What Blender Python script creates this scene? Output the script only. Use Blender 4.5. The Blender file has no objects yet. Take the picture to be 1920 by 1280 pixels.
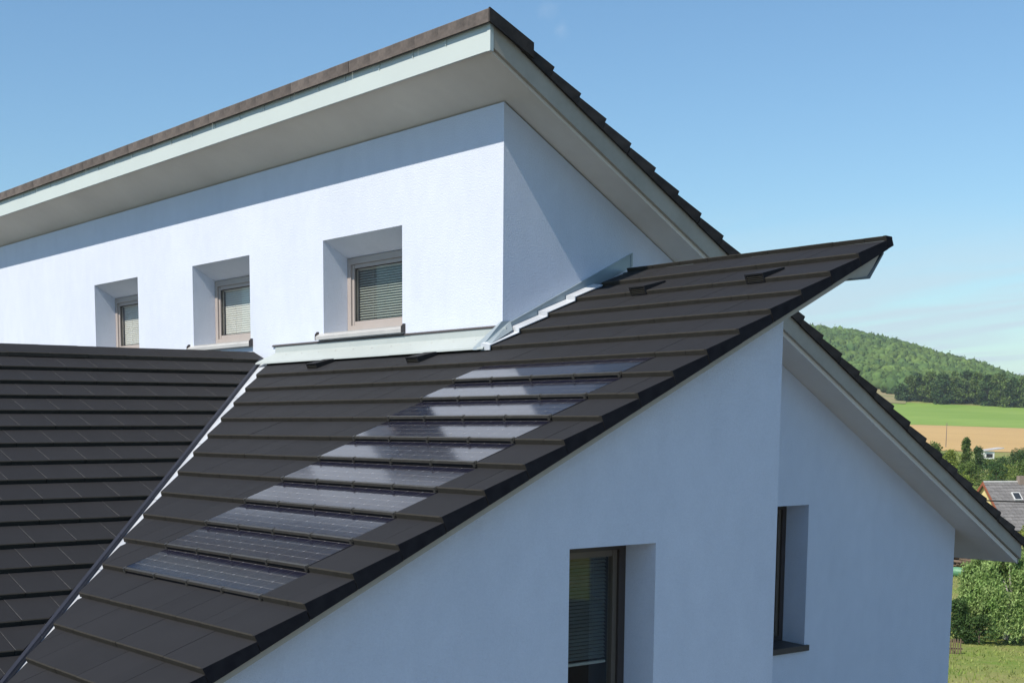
import bpy, bmesh, math, random
import numpy as np
from mathutils import Vector, Matrix
random.seed(7); rng = np.random.default_rng(7)
sc = bpy.context.scene
COL = sc.collection

# ------------------------------------------------------------------ camera
CX, CY, CZ = 9.23, -7.62, -0.717
yaw, pit, rol = math.radians(-54.194), math.radians(-7.372), math.radians(-0.084)
F = Vector((math.sin(yaw)*math.cos(pit), math.cos(yaw)*math.cos(pit), math.sin(pit)))
R0 = F.cross(Vector((0, 0, 1))).normalized(); U0 = R0.cross(F)
RR = R0*math.cos(rol) + U0*math.sin(rol); UU = -R0*math.sin(rol) + U0*math.cos(rol)
cam_d = bpy.data.cameras.new('camera'); cam = bpy.data.objects.new('camera', cam_d); COL.objects.link(cam)
M = Matrix.Identity(4)
for i in range(3):
    M[i][0] = RR[i]; M[i][1] = UU[i]; M[i][2] = -F[i]
M[0][3], M[1][3], M[2][3] = CX, CY, CZ
cam.matrix_world = M
cam_d.sensor_width = 36; cam_d.lens = 2622.4/1920*36
cam_d.shift_x = (960-768.9)/1920; cam_d.shift_y = (1128.6-640)/1920
cam_d.clip_start = 0.1; cam_d.clip_end = 12000
sc.camera = cam

# ------------------------------------------------------------------ sun, sky, exposure
SUN = Vector((0.050, -0.632, 0.775)).normalized()       # towards the sun
sun_el = math.asin(SUN.z); sun_az = math.atan2(SUN.x, SUN.y)
sd = bpy.data.lights.new('sun', 'SUN'); sd.energy = 5.0; sd.angle = math.radians(0.5); sd.color = (1.0, 0.92, 0.815)
so = bpy.data.objects.new('sun', sd); COL.objects.link(so)
so.rotation_euler = SUN.to_track_quat('Z', 'Y').to_euler(); so.location = (0, -10, 20)

def nd(nt, t, **kw):
    n = nt.nodes.new(t)
    for k, v in kw.items():
        if k in n.inputs and not hasattr(n, k): n.inputs[k].default_value = v
        else: setattr(n, k, v)
    return n

world = bpy.data.worlds.new('World'); sc.world = world; world.use_nodes = True
nt = world.node_tree; nt.nodes.clear()
sky = nd(nt, 'ShaderNodeTexSky', sky_type='NISHITA'); sky.sun_disc = False
sky.sun_elevation = sun_el; sky.sun_rotation = sun_az; sky.altitude = 300
sky.air_density = 1.2; sky.dust_density = 0.3; sky.ozone_density = 3.0
tc = nd(nt, 'ShaderNodeTexCoord')
sep = nd(nt, 'ShaderNodeSeparateXYZ'); nt.links.new(tc.outputs['Generated'], sep.inputs[0])
# thin cirrus streaks: direction projected onto a high layer
mx = nd(nt, 'ShaderNodeMath', operation='MAXIMUM'); mx.inputs[1].default_value = 0.0; nt.links.new(sep.outputs['Z'], mx.inputs[0])
ad = nd(nt, 'ShaderNodeMath', operation='ADD'); ad.inputs[1].default_value = 0.12; nt.links.new(mx.outputs[0], ad.inputs[0])
dv = nd(nt, 'ShaderNodeVectorMath', operation='DIVIDE'); nt.links.new(tc.outputs['Generated'], dv.inputs[0])
cmb = nd(nt, 'ShaderNodeCombineXYZ')
for i in range(3): nt.links.new(ad.outputs[0], cmb.inputs[i])
nt.links.new(cmb.outputs[0], dv.inputs[1])
mp = nd(nt, 'ShaderNodeMapping'); mp.inputs['Rotation'].default_value = (0, 0, math.radians(20)); mp.inputs['Scale'].default_value = (0.55, 1.9, 1.0)
nt.links.new(dv.outputs[0], mp.inputs[0])
nz = nd(nt, 'ShaderNodeTexNoise'); nz.inputs['Scale'].default_value = 1.5; nz.inputs['Detail'].default_value = 9; nz.inputs['Roughness'].default_value = 0.52; nz.inputs['Distortion'].default_value = 0.5
nt.links.new(mp.outputs[0], nz.inputs['Vector'])
cr = nd(nt, 'ShaderNodeMapRange', interpolation_type='SMOOTHSTEP'); cr.inputs[1].default_value = 0.36; cr.inputs[2].default_value = 0.60; cr.inputs[3].default_value = 0; cr.inputs[4].default_value = 0.7
nt.links.new(nz.outputs[0], cr.inputs[0])
# clouds keep to the lower sky
hm = nd(nt, 'ShaderNodeMapRange', interpolation_type='SMOOTHSTEP'); hm.inputs[1].default_value = 0.15; hm.inputs[2].default_value = 0.06; hm.inputs[3].default_value = 0.0; hm.inputs[4].default_value = 1.0
nt.links.new(sep.outputs['Z'], hm.inputs[0])
cm = nd(nt, 'ShaderNodeMath', operation='MULTIPLY'); nt.links.new(cr.outputs[0], cm.inputs[0]); nt.links.new(hm.outputs[0], cm.inputs[1])
# two wisps of cloud high up
last = cm
nz2 = nd(nt, 'ShaderNodeTexNoise'); nz2.inputs['Scale'].default_value = 55; nz2.inputs['Detail'].default_value = 5
nt.links.new(tc.outputs['Generated'], nz2.inputs['Vector'])
def pix_dir(x, y):
    return (F + RR*((x-768.9)/2622.4) - UU*((y-1128.6)/2622.4)).normalized()
for (px, py, rad, st) in ((1022, 26, 0.011, .30), (1054, 52, 0.008, .26)):
    d = pix_dir(px, py)
    ds = nd(nt, 'ShaderNodeVectorMath', operation='DISTANCE'); nt.links.new(tc.outputs['Generated'], ds.inputs[0]); ds.inputs[1].default_value = d
    pr = nd(nt, 'ShaderNodeMath', operation='MULTIPLY_ADD'); nt.links.new(nz2.outputs[0], pr.inputs[0]); pr.inputs[1].default_value = 0.024; nt.links.new(ds.outputs['Value'], pr.inputs[2])
    ms = nd(nt, 'ShaderNodeMapRange', interpolation_type='SMOOTHSTEP'); ms.inputs[1].default_value = rad+.010; ms.inputs[2].default_value = .006; ms.inputs[3].default_value = 0; ms.inputs[4].default_value = st
    nt.links.new(pr.outputs[0], ms.inputs[0])
    mm = nd(nt, 'ShaderNodeMath', operation='MAXIMUM'); nt.links.new(last.outputs[0], mm.inputs[0]); nt.links.new(ms.outputs[0], mm.inputs[1]); last = mm
mixc = nd(nt, 'ShaderNodeMix', data_type='RGBA'); nt.links.new(last.outputs[0], mixc.inputs[0])
tint = nd(nt, 'ShaderNodeMix', data_type='RGBA', blend_type='MULTIPLY'); tint.inputs[0].default_value = 1; tint.inputs[7].default_value = (1.25, 1.56, 1.70, 1)
nt.links.new(sky.outputs[0], tint.inputs[6]); nt.links.new(tint.outputs[2], mixc.inputs[6]); mixc.inputs[7].default_value = (7.7, 9.3, 10.6, 1)
bg = nd(nt, 'ShaderNodeBackground'); bg.inputs[1].default_value = 0.074
nt.links.new(mixc.outputs[2], bg.inputs[0])
wo = nd(nt, 'ShaderNodeOutputWorld'); nt.links.new(bg.outputs[0], wo.inputs[0])
sc.view_settings.view_transform = 'Standard'; sc.view_settings.look = 'None'
sc.view_settings.exposure = 0.12; sc.view_settings.gamma = 1; sc.view_settings.use_curve_mapping = False

# ------------------------------------------------------------------ materials
def mat(name, col, rough=.7, spec=.5, metal=0, noise=None, bump=None, col2=None, coords='Object', extra=None, trans=0, vary=False):
    m = bpy.data.materials.new(name); m.use_nodes = True; nt = m.node_tree
    b = nt.nodes['Principled BSDF']
    b.inputs['Base Color'].default_value = (*col, 1); b.inputs['Roughness'].default_value = rough
    b.inputs['Specular IOR Level'].default_value = spec; b.inputs['Metallic'].default_value = metal
    tc = nt.nodes.new('ShaderNodeTexCoord')
    vo = None
    if vary:
        oi = nt.nodes.new('ShaderNodeObjectInfo'); vm = nt.nodes.new('ShaderNodeMath'); vm.operation = 'MULTIPLY'; vm.inputs[1].default_value = 60
        nt.links.new(oi.outputs['Random'], vm.inputs[0]); vo = nt.nodes.new('ShaderNodeCombineXYZ')
        for i in range(3): nt.links.new(vm.outputs[0], vo.inputs[i])
    if noise:
        sclist = noise if isinstance(noise, list) else [noise]
        c1 = col2 or tuple(c*.8 for c in col)
        prev = None
        for (s, lo, hi, strch) in sclist:
            mpn = nt.nodes.new('ShaderNodeMapping'); mpn.inputs['Scale'].default_value = strch
            nt.links.new(tc.outputs[coords], mpn.inputs[0])
            if vo: nt.links.new(vo.outputs[0], mpn.inputs['Location'])
            n = nt.nodes.new('ShaderNodeTexNoise'); n.inputs['Scale'].default_value = s; n.inputs['Detail'].default_value = 6
            nt.links.new(mpn.outputs[0], n.inputs['Vector'])
            r = nt.nodes.new('ShaderNodeMapRange'); r.inputs[1].default_value = .3; r.inputs[2].default_value = .7; r.inputs[3].default_value = lo; r.inputs[4].default_value = hi
            nt.links.new(n.outputs[0], r.inputs[0])
            if prev is None: prev = r
            else:
                a = nt.nodes.new('ShaderNodeMath'); a.operation = 'ADD'; nt.links.new(prev.outputs[0], a.inputs[0]); nt.links.new(r.outputs[0], a.inputs[1]); a.use_clamp = True; prev = a
        mi = nt.nodes.new('ShaderNodeMix'); mi.data_type = 'RGBA'
        mi.inputs[6].default_value = (*col, 1); mi.inputs[7].default_value = (*c1, 1)
        nt.links.new(prev.outputs[0], mi.inputs[0]); nt.links.new(mi.outputs[2], b.inputs['Base Color'])
        m['mix'] = mi.name
    if bump:
        h = None
        for (s, st, dist) in bump:
            n = nt.nodes.new('ShaderNodeTexNoise'); n.inputs['Scale'].default_value = s; n.inputs['Detail'].default_value = 4
            nt.links.new(tc.outputs[coords], n.inputs['Vector'])
            bp = nt.nodes.new('ShaderNodeBump'); bp.inputs['Strength'].default_value = st; bp.inputs['Distance'].default_value = dist
            nt.links.new(n.outputs[0], bp.inputs['Height'])
            if h: nt.links.new(h.outputs[0], bp.inputs['Normal'])
            h = bp
        nt.links.new(h.outputs[0], b.inputs['Normal'])
    if trans:
        b.inputs['Transmission Weight'].default_value = trans
    return m
def island_var(m, lo, hi, link_to='Base Color'):
    """per-piece brightness variation"""
    nt = m.node_tree; b = nt.nodes['Principled BSDF']
    g = nt.nodes.new('ShaderNodeNewGeometry'); r = nt.nodes.new('ShaderNodeMapRange'); r.inputs[3].default_value = lo; r.inputs[4].default_value = hi
    nt.links.new(g.outputs['Random Per Island'], r.inputs[0])
    oi = nt.nodes.new('ShaderNodeObjectInfo')
    hs = nt.nodes.new('ShaderNodeHueSaturation'); nt.links.new(r.outputs[0], hs.inputs['Value'])
    src = b.inputs['Base Color'].links[0].from_socket if b.inputs['Base Color'].links else None
    if src: nt.links.new(src, hs.inputs['Color'])
    else: hs.inputs['Color'].default_value = b.inputs['Base Color'].default_value
    nt.links.new(hs.outputs[0], b.inputs['Base Color'])
def object_var(m, lo, hi):
    nt = m.node_tree; b = nt.nodes['Principled BSDF']
    oi = nt.nodes.new('ShaderNodeObjectInfo'); r = nt.nodes.new('ShaderNodeMapRange'); r.inputs[3].default_value = lo; r.inputs[4].default_value = hi
    nt.links.new(oi.outputs['Random'], r.inputs[0])
    hs = nt.nodes.new('ShaderNodeHueSaturation'); nt.links.new(r.outputs[0], hs.inputs['Value'])
    src = b.inputs['Base Color'].links[0].from_socket if b.inputs['Base Color'].links else None
    if src: nt.links.new(src, hs.inputs['Color'])
    else: hs.inputs['Color'].default_value = b.inputs['Base Color'].default_value
    nt.links.new(hs.outputs[0], b.inputs['Base Color'])

M_render = mat('white_render', (.700, .750, .850), .9, .2, noise=[(1.1, 0, .45, (1, 1, .5)), (7, 0, .3, (1, 1, .6)), (70, 0, .35, (1, 1, 1))], col2=(.600, .650, .745), bump=[(150, .7, .005), (66, .52, .006)])
M_soffit = mat('soffit_paint', (.78, .73, .645), .8, .3, noise=[(1.1, 0, .8, (1, 1, 1)), (9, 0, .2, (1, 1, 1))], col2=(.67, .62, .55), bump=[(60, .15, .003)])
M_board = mat('verge_board_paint', (.46, .42, .35), .7, .3, noise=[(2.5, 0, .8, (1, 1, 1)), (22, 0, .3, (1, 1, 1))], col2=(.37, .34, .285))
M_fascia = mat('fascia_paint', (.56, .625, .60), .55, .4, noise=[(.9, 0, .7, (1, 1, 1)), (12, 0, .2, (1, 1, 1))], col2=(.52, .58, .56))
M_flash = mat('apron_paint', (.42, .46, .445), .5, .4, noise=[(2.2, 0, .8, (1, 1, 1)), (14, 0, .3, (1, 1, 1))], col2=(.38, .42, .41))
M_zinc = mat('flashing_metal', (.36, .42, .44), .42, .5, metal=.3, noise=[(3, 0, 1, (1, 1, 1))], col2=(.30, .36, .39))
M_valley = mat('valley_metal', (.66, .69, .72), .5, .5, metal=.25, noise=[(4, 0, 1, (1, 1, 1))], col2=(.50, .53, .57))
TN = [(3.2, 0, .6, (1, .35, 1)), (45, 0, .4, (1, .3, 1))]
def tile_mat(name, c1, c2, r=.78):
    m = mat(name, c1, r, .32, noise=TN, col2=c2, coords='Object', bump=[(220, .12, .002)], vary=True)
    object_var(m, .93, 1.07); return m
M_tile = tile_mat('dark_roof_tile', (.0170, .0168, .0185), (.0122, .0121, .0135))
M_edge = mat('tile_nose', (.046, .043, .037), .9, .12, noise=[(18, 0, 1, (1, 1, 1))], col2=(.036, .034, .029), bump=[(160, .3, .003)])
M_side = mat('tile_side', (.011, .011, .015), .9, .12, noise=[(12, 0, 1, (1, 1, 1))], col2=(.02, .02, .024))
M_wtile = mat('weathered_tile', (.19, .160, .140), .85, .2, noise=[(7, 0, .7, (1, 1, 1)), (40, 0, .4, (1, 1, 1))], col2=(.085, .074, .068), bump=[(90, .3, .004)])
object_var(M_wtile, .85, 1.15)
M_wside = mat('verge_tile_side', (.060, .052, .047), .85, .2, noise=[(9, 0, .8, (1, 1, 1)), (50, 0, .3, (1, 1, 1))], col2=(.028, .025, .024), bump=[(80, .4, .004)])
object_var(M_wside, .8, 1.2)
M_deck = mat('roof_underlay', (.02, .02, .02), .9, .2, noise=[(5, 0, 1, (1, 1, 1))], col2=(.03, .03, .03))
M_frame = mat('window_frame_taupe', (.40, .355, .33), .5, .4, noise=[(6, 0, .6, (1, 1, 1))], col2=(.36, .32, .295))
M_seal = mat('window_seal', (.03, .03, .03), .7, .3, noise=[(6, 0, .6, (1, 1, 1))], col2=(.02, .02, .02))
M_dframe = mat('window_frame_brown', (.055, .042, .036), .4, .5, noise=[(6, 0, .6, (1, 1, 1))], col2=(.045, .035, .03))
M_dsash = mat('window_sash_brown', (.13, .105, .08), .4, .5, noise=[(6, 0, .6, (1, 1, 1))], col2=(.10, .085, .065))
M_sill = mat('sill_metal', (.47, .47, .46), .5, .5, noise=[(5, 0, 1, (1, 1, 1))], col2=(.41, .41, .405))
M_dsill = mat('sill_brown', (.06, .05, .048), .5, .5, noise=[(5, 0, 1, (1, 1, 1))], col2=(.05, .042, .04))
M_blind = mat('blind_slats_cream', (.72, .70, .66), .5, .4, noise=[(5, 0, 1, (1, 1, 1))], col2=(.66, .64, .60))
M_blind2 = mat('blind_slats_grey', (.38, .40, .36), .5, .4, noise=[(5, 0, 1, (1, 1, 1))], col2=(.34, .36, .32))
M_blind3 = mat('blind_slats_dark', (.15, .165, .15), .5, .3, noise=[(5, 0, 1, (1, 1, 1))], col2=(.12, .135, .12))
M_room = mat('room_dark', (.05, .055, .05), .9, .2, noise=[(2, 0, 1, (1, 1, 1))], col2=(.03, .035, .03))
M_conc = mat('house_base', (.4, .4, .38), .9, .2, noise=[(2, 0, 1, (1, 1, 1))], col2=(.3, .3, .29))

def glass_mat():
    m = bpy.data.materials.new('window_glass'); m.use_nodes = True; nt = m.node_tree; nt.nodes.clear()
    o = nd(nt, 'ShaderNodeOutputMaterial'); t = nd(nt, 'ShaderNodeBsdfTransparent'); t.inputs[0].default_value = (.96, .975, .965, 1)
    g = nd(nt, 'ShaderNodeBsdfGlossy'); g.inputs['Roughness'].default_value = .01
    f = nd(nt, 'ShaderNodeFresnel'); f.inputs[0].default_value = 1.75
    ge = nd(nt, 'ShaderNodeNewGeometry'); inv = nd(nt, 'ShaderNodeMath', operation='SUBTRACT'); inv.inputs[0].default_value = 1; nt.links.new(ge.outputs['Backfacing'], inv.inputs[1])
    ff = nd(nt, 'ShaderNodeMath', operation='MULTIPLY'); nt.links.new(f.outputs[0], ff.inputs[0]); nt.links.new(inv.outputs[0], ff.inputs[1])
    x = nd(nt, 'ShaderNodeMixShader'); nt.links.new(ff.outputs[0], x.inputs[0]); nt.links.new(t.outputs[0], x.inputs[1]); nt.links.new(g.outputs[0], x.inputs[2]); nt.links.new(x.outputs[0], o.inputs[0])
    return m
M_glass = glass_mat()

def pv_mat():
    m = bpy.data.materials.new('photovoltaic_glass'); m.use_nodes = True; nt = m.node_tree; b = nt.nodes['Principled BSDF']
    tc = nd(nt, 'ShaderNodeTexCoord'); sp = nd(nt, 'ShaderNodeSeparateXYZ'); nt.links.new(tc.outputs['Object'], sp.inputs[0])
    def fr(sock, per, off):
        a = nd(nt, 'ShaderNodeMath', operation='MULTIPLY_ADD'); nt.links.new(sock, a.inputs[0]); a.inputs[1].default_value = 1/per; a.inputs[2].default_value = off
        f = nd(nt, 'ShaderNodeMath', operation='FRACT'); nt.links.new(a.outputs[0], f.inputs[0])
        s = nd(nt, 'ShaderNodeMath', operation='SUBTRACT'); nt.links.new(f.outputs[0], s.inputs[0]); s.inputs[1].default_value = .5
        ab = nd(nt, 'ShaderNodeMath', operation='ABSOLUTE'); nt.links.new(s.outputs[0], ab.inputs[0])
        k = nd(nt, 'ShaderNodeMath', operation='MULTIPLY'); nt.links.new(ab.outputs[0], k.inputs[0]); k.inputs[1].default_value = per   # metres from cell edge line
        return k.outputs[0]
    dx = fr(sp.outputs['X'], .1575, 0.5); dy = fr(sp.outputs['Y'], .0815, 0.35)
    def less(s, v):
        l = nd(nt, 'ShaderNodeMath', operation='LESS_THAN'); nt.links.new(s, l.inputs[0]); l.inputs[1].default_value = v; return l.outputs[0]
    def op(o, a, c):
        l = nd(nt, 'ShaderNodeMath', operation=o); nt.links.new(a, l.inputs[0]); nt.links.new(c, l.inputs[1]); return l.outputs[0]
    line = op('MAXIMUM', less(dx, .0022), less(dy, .0030))
    dia = less(op('ADD', dx, dy), 0.0090)
    bus = less(fr(sp.outputs['X'], .0525, 0.5), .0008)
    n = nd(nt, 'ShaderNodeTexNoise'); n.inputs['Scale'].default_value = 5; nt.links.new(tc.outputs['Object'], n.inputs['Vector'])
    m0 = nd(nt, 'ShaderNodeMix', data_type='RGBA'); nt.links.new(n.outputs[0], m0.inputs[0]); m0.inputs[6].default_value = (.009, .010, .024, 1); m0.inputs[7].default_value = (.014, .014, .024, 1)
    m1 = nd(nt, 'ShaderNodeMix', data_type='RGBA'); nt.links.new(bus, m1.inputs[0]); nt.links.new(m0.outputs[2], m1.inputs[6]); m1.inputs[7].default_value = (.07, .07, .08, 1)
    m2 = nd(nt, 'ShaderNodeMix', data_type='RGBA'); nt.links.new(line, m2.inputs[0]); nt.links.new(m1.outputs[2], m2.inputs[6]); m2.inputs[7].default_value = (.085, .082, .088, 1)
    m3 = nd(nt, 'ShaderNodeMix', data_type='RGBA'); nt.links.new(dia, m3.inputs[0]); nt.links.new(m2.outputs[2], m3.inputs[6]); m3.inputs[7].default_value = (.15, .15, .155, 1)
    nt.links.new(m3.outputs[2], b.inputs['Base Color'])
    b.inputs['Roughness'].default_value = .11; b.inputs['IOR'].default_value = 1.44
    w = nd(nt, 'ShaderNodeTexNoise'); w.inputs['Scale'].default_value = 14; nt.links.new(tc.outputs['Object'], w.inputs['Vector'])
    bp = nd(nt, 'ShaderNodeBump'); bp.inputs['Strength'].default_value = .06; bp.inputs['Distance'].default_value = .004; nt.links.new(w.outputs[0], bp.inputs['Height']); nt.links.new(bp.outputs[0], b.inputs['Normal'])
    return m
M_pv = pv_mat()
M_pvrail = mat('panel_rail', (.085, .080, .070), .45, .5, metal=.3, noise=[(20, 0, 1, (1, 1, 1))], col2=(.055, .053, .048))

# ------------------------------------------------------------------ mesh helpers
def newobj(name, me, parent=None, mats=()):
    for m in mats: me.materials.append(m)
    o = bpy.data.objects.new(name, me); COL.objects.link(o)
    if parent is not None: attach(o, parent)
    return o
def attach(o, parent):
    o.parent = parent
    if not getattr(parent, 'parent', None): o.matrix_parent_inverse = Matrix.Translation(-Vector(parent.location)) if parent.type == 'EMPTY' else parent.matrix_basis.inverted()
def root(name, label, cat, loc, group=None):
    o = bpy.data.objects.new(name, None); COL.objects.link(o); o.location = loc; o.empty_display_size = .5
    o['label'] = label; o['category'] = cat
    if group: o['group'] = group
    return o
def tag(o, label, cat, group=None):
    o['label'] = label; o['category'] = cat
    if group: o['group'] = group
    return o
class MB:
    def __init__(s): s.v = []; s.f = []; s.m = []
    def poly(s, pts, mi=0):
        i = len(s.v); s.v += [tuple(p) for p in pts]; s.f.append(tuple(range(i, i+len(pts)))); s.m.append(mi)
    def box(s, x0, x1, y0, y1, z0, z1, mi=0):
        p = [(x0, y0, z0), (x1, y0, z0), (x1, y1, z0), (x0, y1, z0), (x0, y0, z1), (x1, y0, z1), (x1, y1, z1), (x0, y1, z1)]
        s.hexa(p, mi)
    def hexa(s, p, mi=0):
        i = len(s.v); s.v += [tuple(q) for q in p]
        for k, f in enumerate(((0, 3, 2, 1), (4, 5, 6, 7), (0, 1, 5, 4), (1, 2, 6, 5), (2, 3, 7, 6), (3, 0, 4, 7))):
            s.f.append(tuple(i+a for a in f)); s.m.append(mi[k] if isinstance(mi, (tuple, list)) else mi)
    def prism(s, prof, a, b, axis, mi=0, caps=True):
        """profile of 2D points extruded along axis 'x' (prof=(y,z)) or 'y' (prof=(x,z)); CCW seen from +axis"""
        n = len(prof); i = len(s.v)
        for t in (a, b):
            for (p, q) in prof: s.v.append((t, p, q) if axis == 'x' else (p, t, q))
        for k in range(n):
            k2 = (k+1) % n
            s.f.append((i+k, i+k2, i+n+k2, i+n+k)); s.m.append(mi[k] if isinstance(mi, (list, tuple)) else mi)
        mc = mi[0] if isinstance(mi, (list, tuple)) else mi
        if caps: s.f.append(tuple(i+k for k in range(n-1, -1, -1))); s.m.append(mc); s.f.append(tuple(i+n+k for k in range(n))); s.m.append(mc)
    def mesh(s, name, fix=True):
        me = bpy.data.meshes.new(name); me.from_pydata(s.v, [], s.f); me.polygons.foreach_set('material_index', s.m)
        if fix:
            bm = bmesh.new(); bm.from_mesh(me); bmesh.ops.recalc_face_normals(bm, faces=bm.faces); bm.to_mesh(me); bm.free()
        return me
    def build(s, name, mats, parent=None, fix=True):
        if not isinstance(mats, (list, tuple)): mats = [mats]
        return newobj(name, s.mesh(name, fix), parent, mats)

# ------------------------------------------------------------------ roof geometry (metres; x along the courses, y into the house)
S = .345
A, B, Cc = math.radians(24.938), math.radians(29.802), math.radians(23.334)
ta, tb, tcc = math.tan(A), math.tan(B), math.tan(Cc)
Y0, XS, YT = 1.028, 2.762, 1.40
XV, YU0, HU, S2 = .428, -.123, 2.197, .336
XL0, ZL = -3.561, -.204
PVL, PVR, XW, YW, YB, H1 = .403, 2.290, 2.592, .440, 6.667, 1.886
def frame(ex, es, en, o):
    m = Matrix.Identity(4)
    for i in range(3): m[i][0] = ex[i]; m[i][1] = es[i]; m[i][2] = en[i]; m[i][3] = o[i]
    return m
EX = (Vector((1, 0, 0)), Vector((0, math.cos(A), math.sin(A))), Vector((0, -math.sin(A), math.cos(A))))
EL = (Vector((0, 1, 0)), Vector((-math.cos(Cc), 0, math.sin(Cc))), Vector((math.sin(Cc), 0, math.cos(Cc))))
EU = (Vector((-1, 0, 0)), Vector((0, -math.cos(B), math.sin(B))), Vector((0, math.sin(B), math.cos(B))))

def tile_mb(w, gap=.003, s=S, T=.037, lap=.05, side=0, flange=.09, noserad=.006):
    """local: x 0..w, y upslope 0..s+lap, z normal; nose top edge at z=0. side=+1/-1: verge flange at x=w / x=0"""
    b = MB(); x0, x1 = gap/2, w-gap/2; r = noserad
    drop = T*(s+lap)/s
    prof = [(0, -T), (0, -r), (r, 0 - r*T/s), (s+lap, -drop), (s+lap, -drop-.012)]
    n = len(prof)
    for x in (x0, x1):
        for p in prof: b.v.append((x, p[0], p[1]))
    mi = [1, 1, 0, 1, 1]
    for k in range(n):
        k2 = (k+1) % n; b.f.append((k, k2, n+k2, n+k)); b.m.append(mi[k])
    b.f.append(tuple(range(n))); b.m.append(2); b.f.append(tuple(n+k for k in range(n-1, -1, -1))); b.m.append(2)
    if side:
        xa, xb = (x1-.020, x1+.002) if side > 0 else (x0-.002, x0+.020)
        e = s-.006
        b.hexa([(xa, 0-.001, -flange), (xb, -.001, -flange), (xb, e, -flange-.001), (xa, e, -flange-.001),
                (xa, -.001, .001), (xb, -.001, .001), (xb, e, -T*e/s+.001), (xa, e, -T*e/s+.001)], (2, 0, 1, 2, 2, 2))
    return b
_cache = {}
def tile_mesh(key, mats, **kw):
    if key not in _cache:
        b = tile_mb(**kw); me = b.mesh('roof_tile'); 
        for m in mats: me.materials.append(m)
        _cache[key] = me
    return _cache[key]
def place_tile(me, mw, parent, name='roof_tile', clip=None, jitter=.0012):
    j = Matrix.Translation((random.uniform(-.0008, .0008), random.uniform(-jitter, jitter), random.uniform(0, jitter))) @ Matrix.Rotation(random.uniform(-.0025, .0025), 4, 'Y')
    mw = mw @ j
    if clip:
        co, no = clip; corners = [mw @ v.co for v in me.vertices]
        d = [(c-co).dot(no) for c in corners]
        if max(d) <= .004: return None
        if min(d) < 0:
            bm = bmesh.new(); bm.from_mesh(me); bm.transform(mw)
            bmesh.ops.bisect_plane(bm, geom=bm.verts[:]+bm.edges[:]+bm.faces[:], plane_co=co, plane_no=no, clear_inner=True)
            ed = [e for e in bm.edges if e.is_boundary]
            r = bmesh.ops.holes_fill(bm, edges=ed)
            for f in r['faces']: f.material_index = 2
            me2 = bpy.data.meshes.new(name)
            bm.transform(mw.inverted()); bm.to_mesh(me2); bm.free()
            for m in me.materials: me2.materials.append(m)
            me = me2
    o = bpy.data.objects.new(name, me); COL.objects.link(o); o.parent = parent; o.matrix_basis = mw
    return o
def merge_tiles(lst, name, parent, mats):
    bm = bmesh.new()
    for me, mw in lst:
        n0 = len(bm.verts); bm.from_mesh(me); bm.verts.ensure_lookup_table()
        for v in bm.verts[n0:]: v.co = mw @ v.co
    me = bpy.data.meshes.new(name); bm.to_mesh(me); bm.free()
    o = newobj(name, me, None, mats); o.parent = parent; o['kind'] = 'stuff'
    return o

# ------------------------------------------------------------------ the setting: terrain
az = math.radians(-34)
G = Vector((math.sin(az), math.cos(az), 0)); L_ = Vector((math.cos(az), -math.sin(az), 0)); C0 = Vector((CX, CY, 0))
PD = np.array([-2000, -30, 0, 30, 50, 60, 80, 100, 140, 170, 200, 290, 330, 600, 800, 830, 5000.])
PZ = np.array([-9, -6.9, -7.1, -8.6, -9.45, -9.8, -10.1, -10.8, -12.3, -10.6, -8.7, -8.0, -6.9, -2.65, 6.0, 9.5, 12.])
CL = np.array([-1800, -900, -420, -230, -133, -96, -75, -34, 6, 46, 66, 85, 160, 300, 600, 1500.])
CH = np.array([10, 50, 78, 90, 84, 81, 79, 71, 59, 49.0, 39, 32, 12, 4, 2, 2.])-9
def sm(t): t = np.clip(t, 0, 1); return t*t*(3-2*t)
def wav(D, L, s, ph):
    return np.sin(D/s+ph)*np.cos(L/(s*.8)+ph*2.1) + .5*np.sin(D/(s*.47)+L/(s*.61)+ph*3.3)
def tz(D, L):
    D = np.asarray(D, float); L = np.asarray(L, float)
    z = np.interp(D, PD, PZ)
    z = z - .05*L*np.clip(D/800, 0, 1)*np.exp(-(L/400)**2)
    h = np.interp(L, CL, CH)-4 + 8*np.exp(-((L+16)/60)**2)*0
    up = sm((D-815)/(1500-815)) ; dn = 1-sm((D-1560)/900)
    z = z + h*(.35*np.clip((D-815)/685, 0, 1)+.65*up)*dn
    z = z + wav(D, L, 60, 1.3)*.9*np.clip((D-820)/300, 0, 1) + wav(D, L, 23, 4.)*.06*np.clip(D/40, 0, 1)
    return z
def wp(D, L, dz=0.0):
    z = float(tz(D, L)); v = C0 + G*D + L_*L; return Vector((v.x, v.y, z+dz))
def grid_obj(name, Ds, Ls, dz, m, kind='structure', parent=None):
    Dm, Lm = np.meshgrid(Ds, Ls, indexing='ij'); Z = tz(Dm, Lm)+dz
    X = CX + G.x*Dm + L_.x*Lm; Yv = CY + G.y*Dm + L_.y*Lm
    v = np.stack([X, Yv, Z], -1).reshape(-1, 3); nD, nL = len(Ds), len(Ls)
    i = np.arange((nD-1)*nL).reshape(nD-1, nL)[:, :-1].ravel()
    f = np.stack([i, i+1, i+nL+1, i+nL], -1)
    me = fastmesh(name, v, f); 
    me.polygons.foreach_set('use_smooth', np.ones(len(f), bool))
    o = newobj(name, me, None, [m]); o['kind'] = kind; return o
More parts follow.
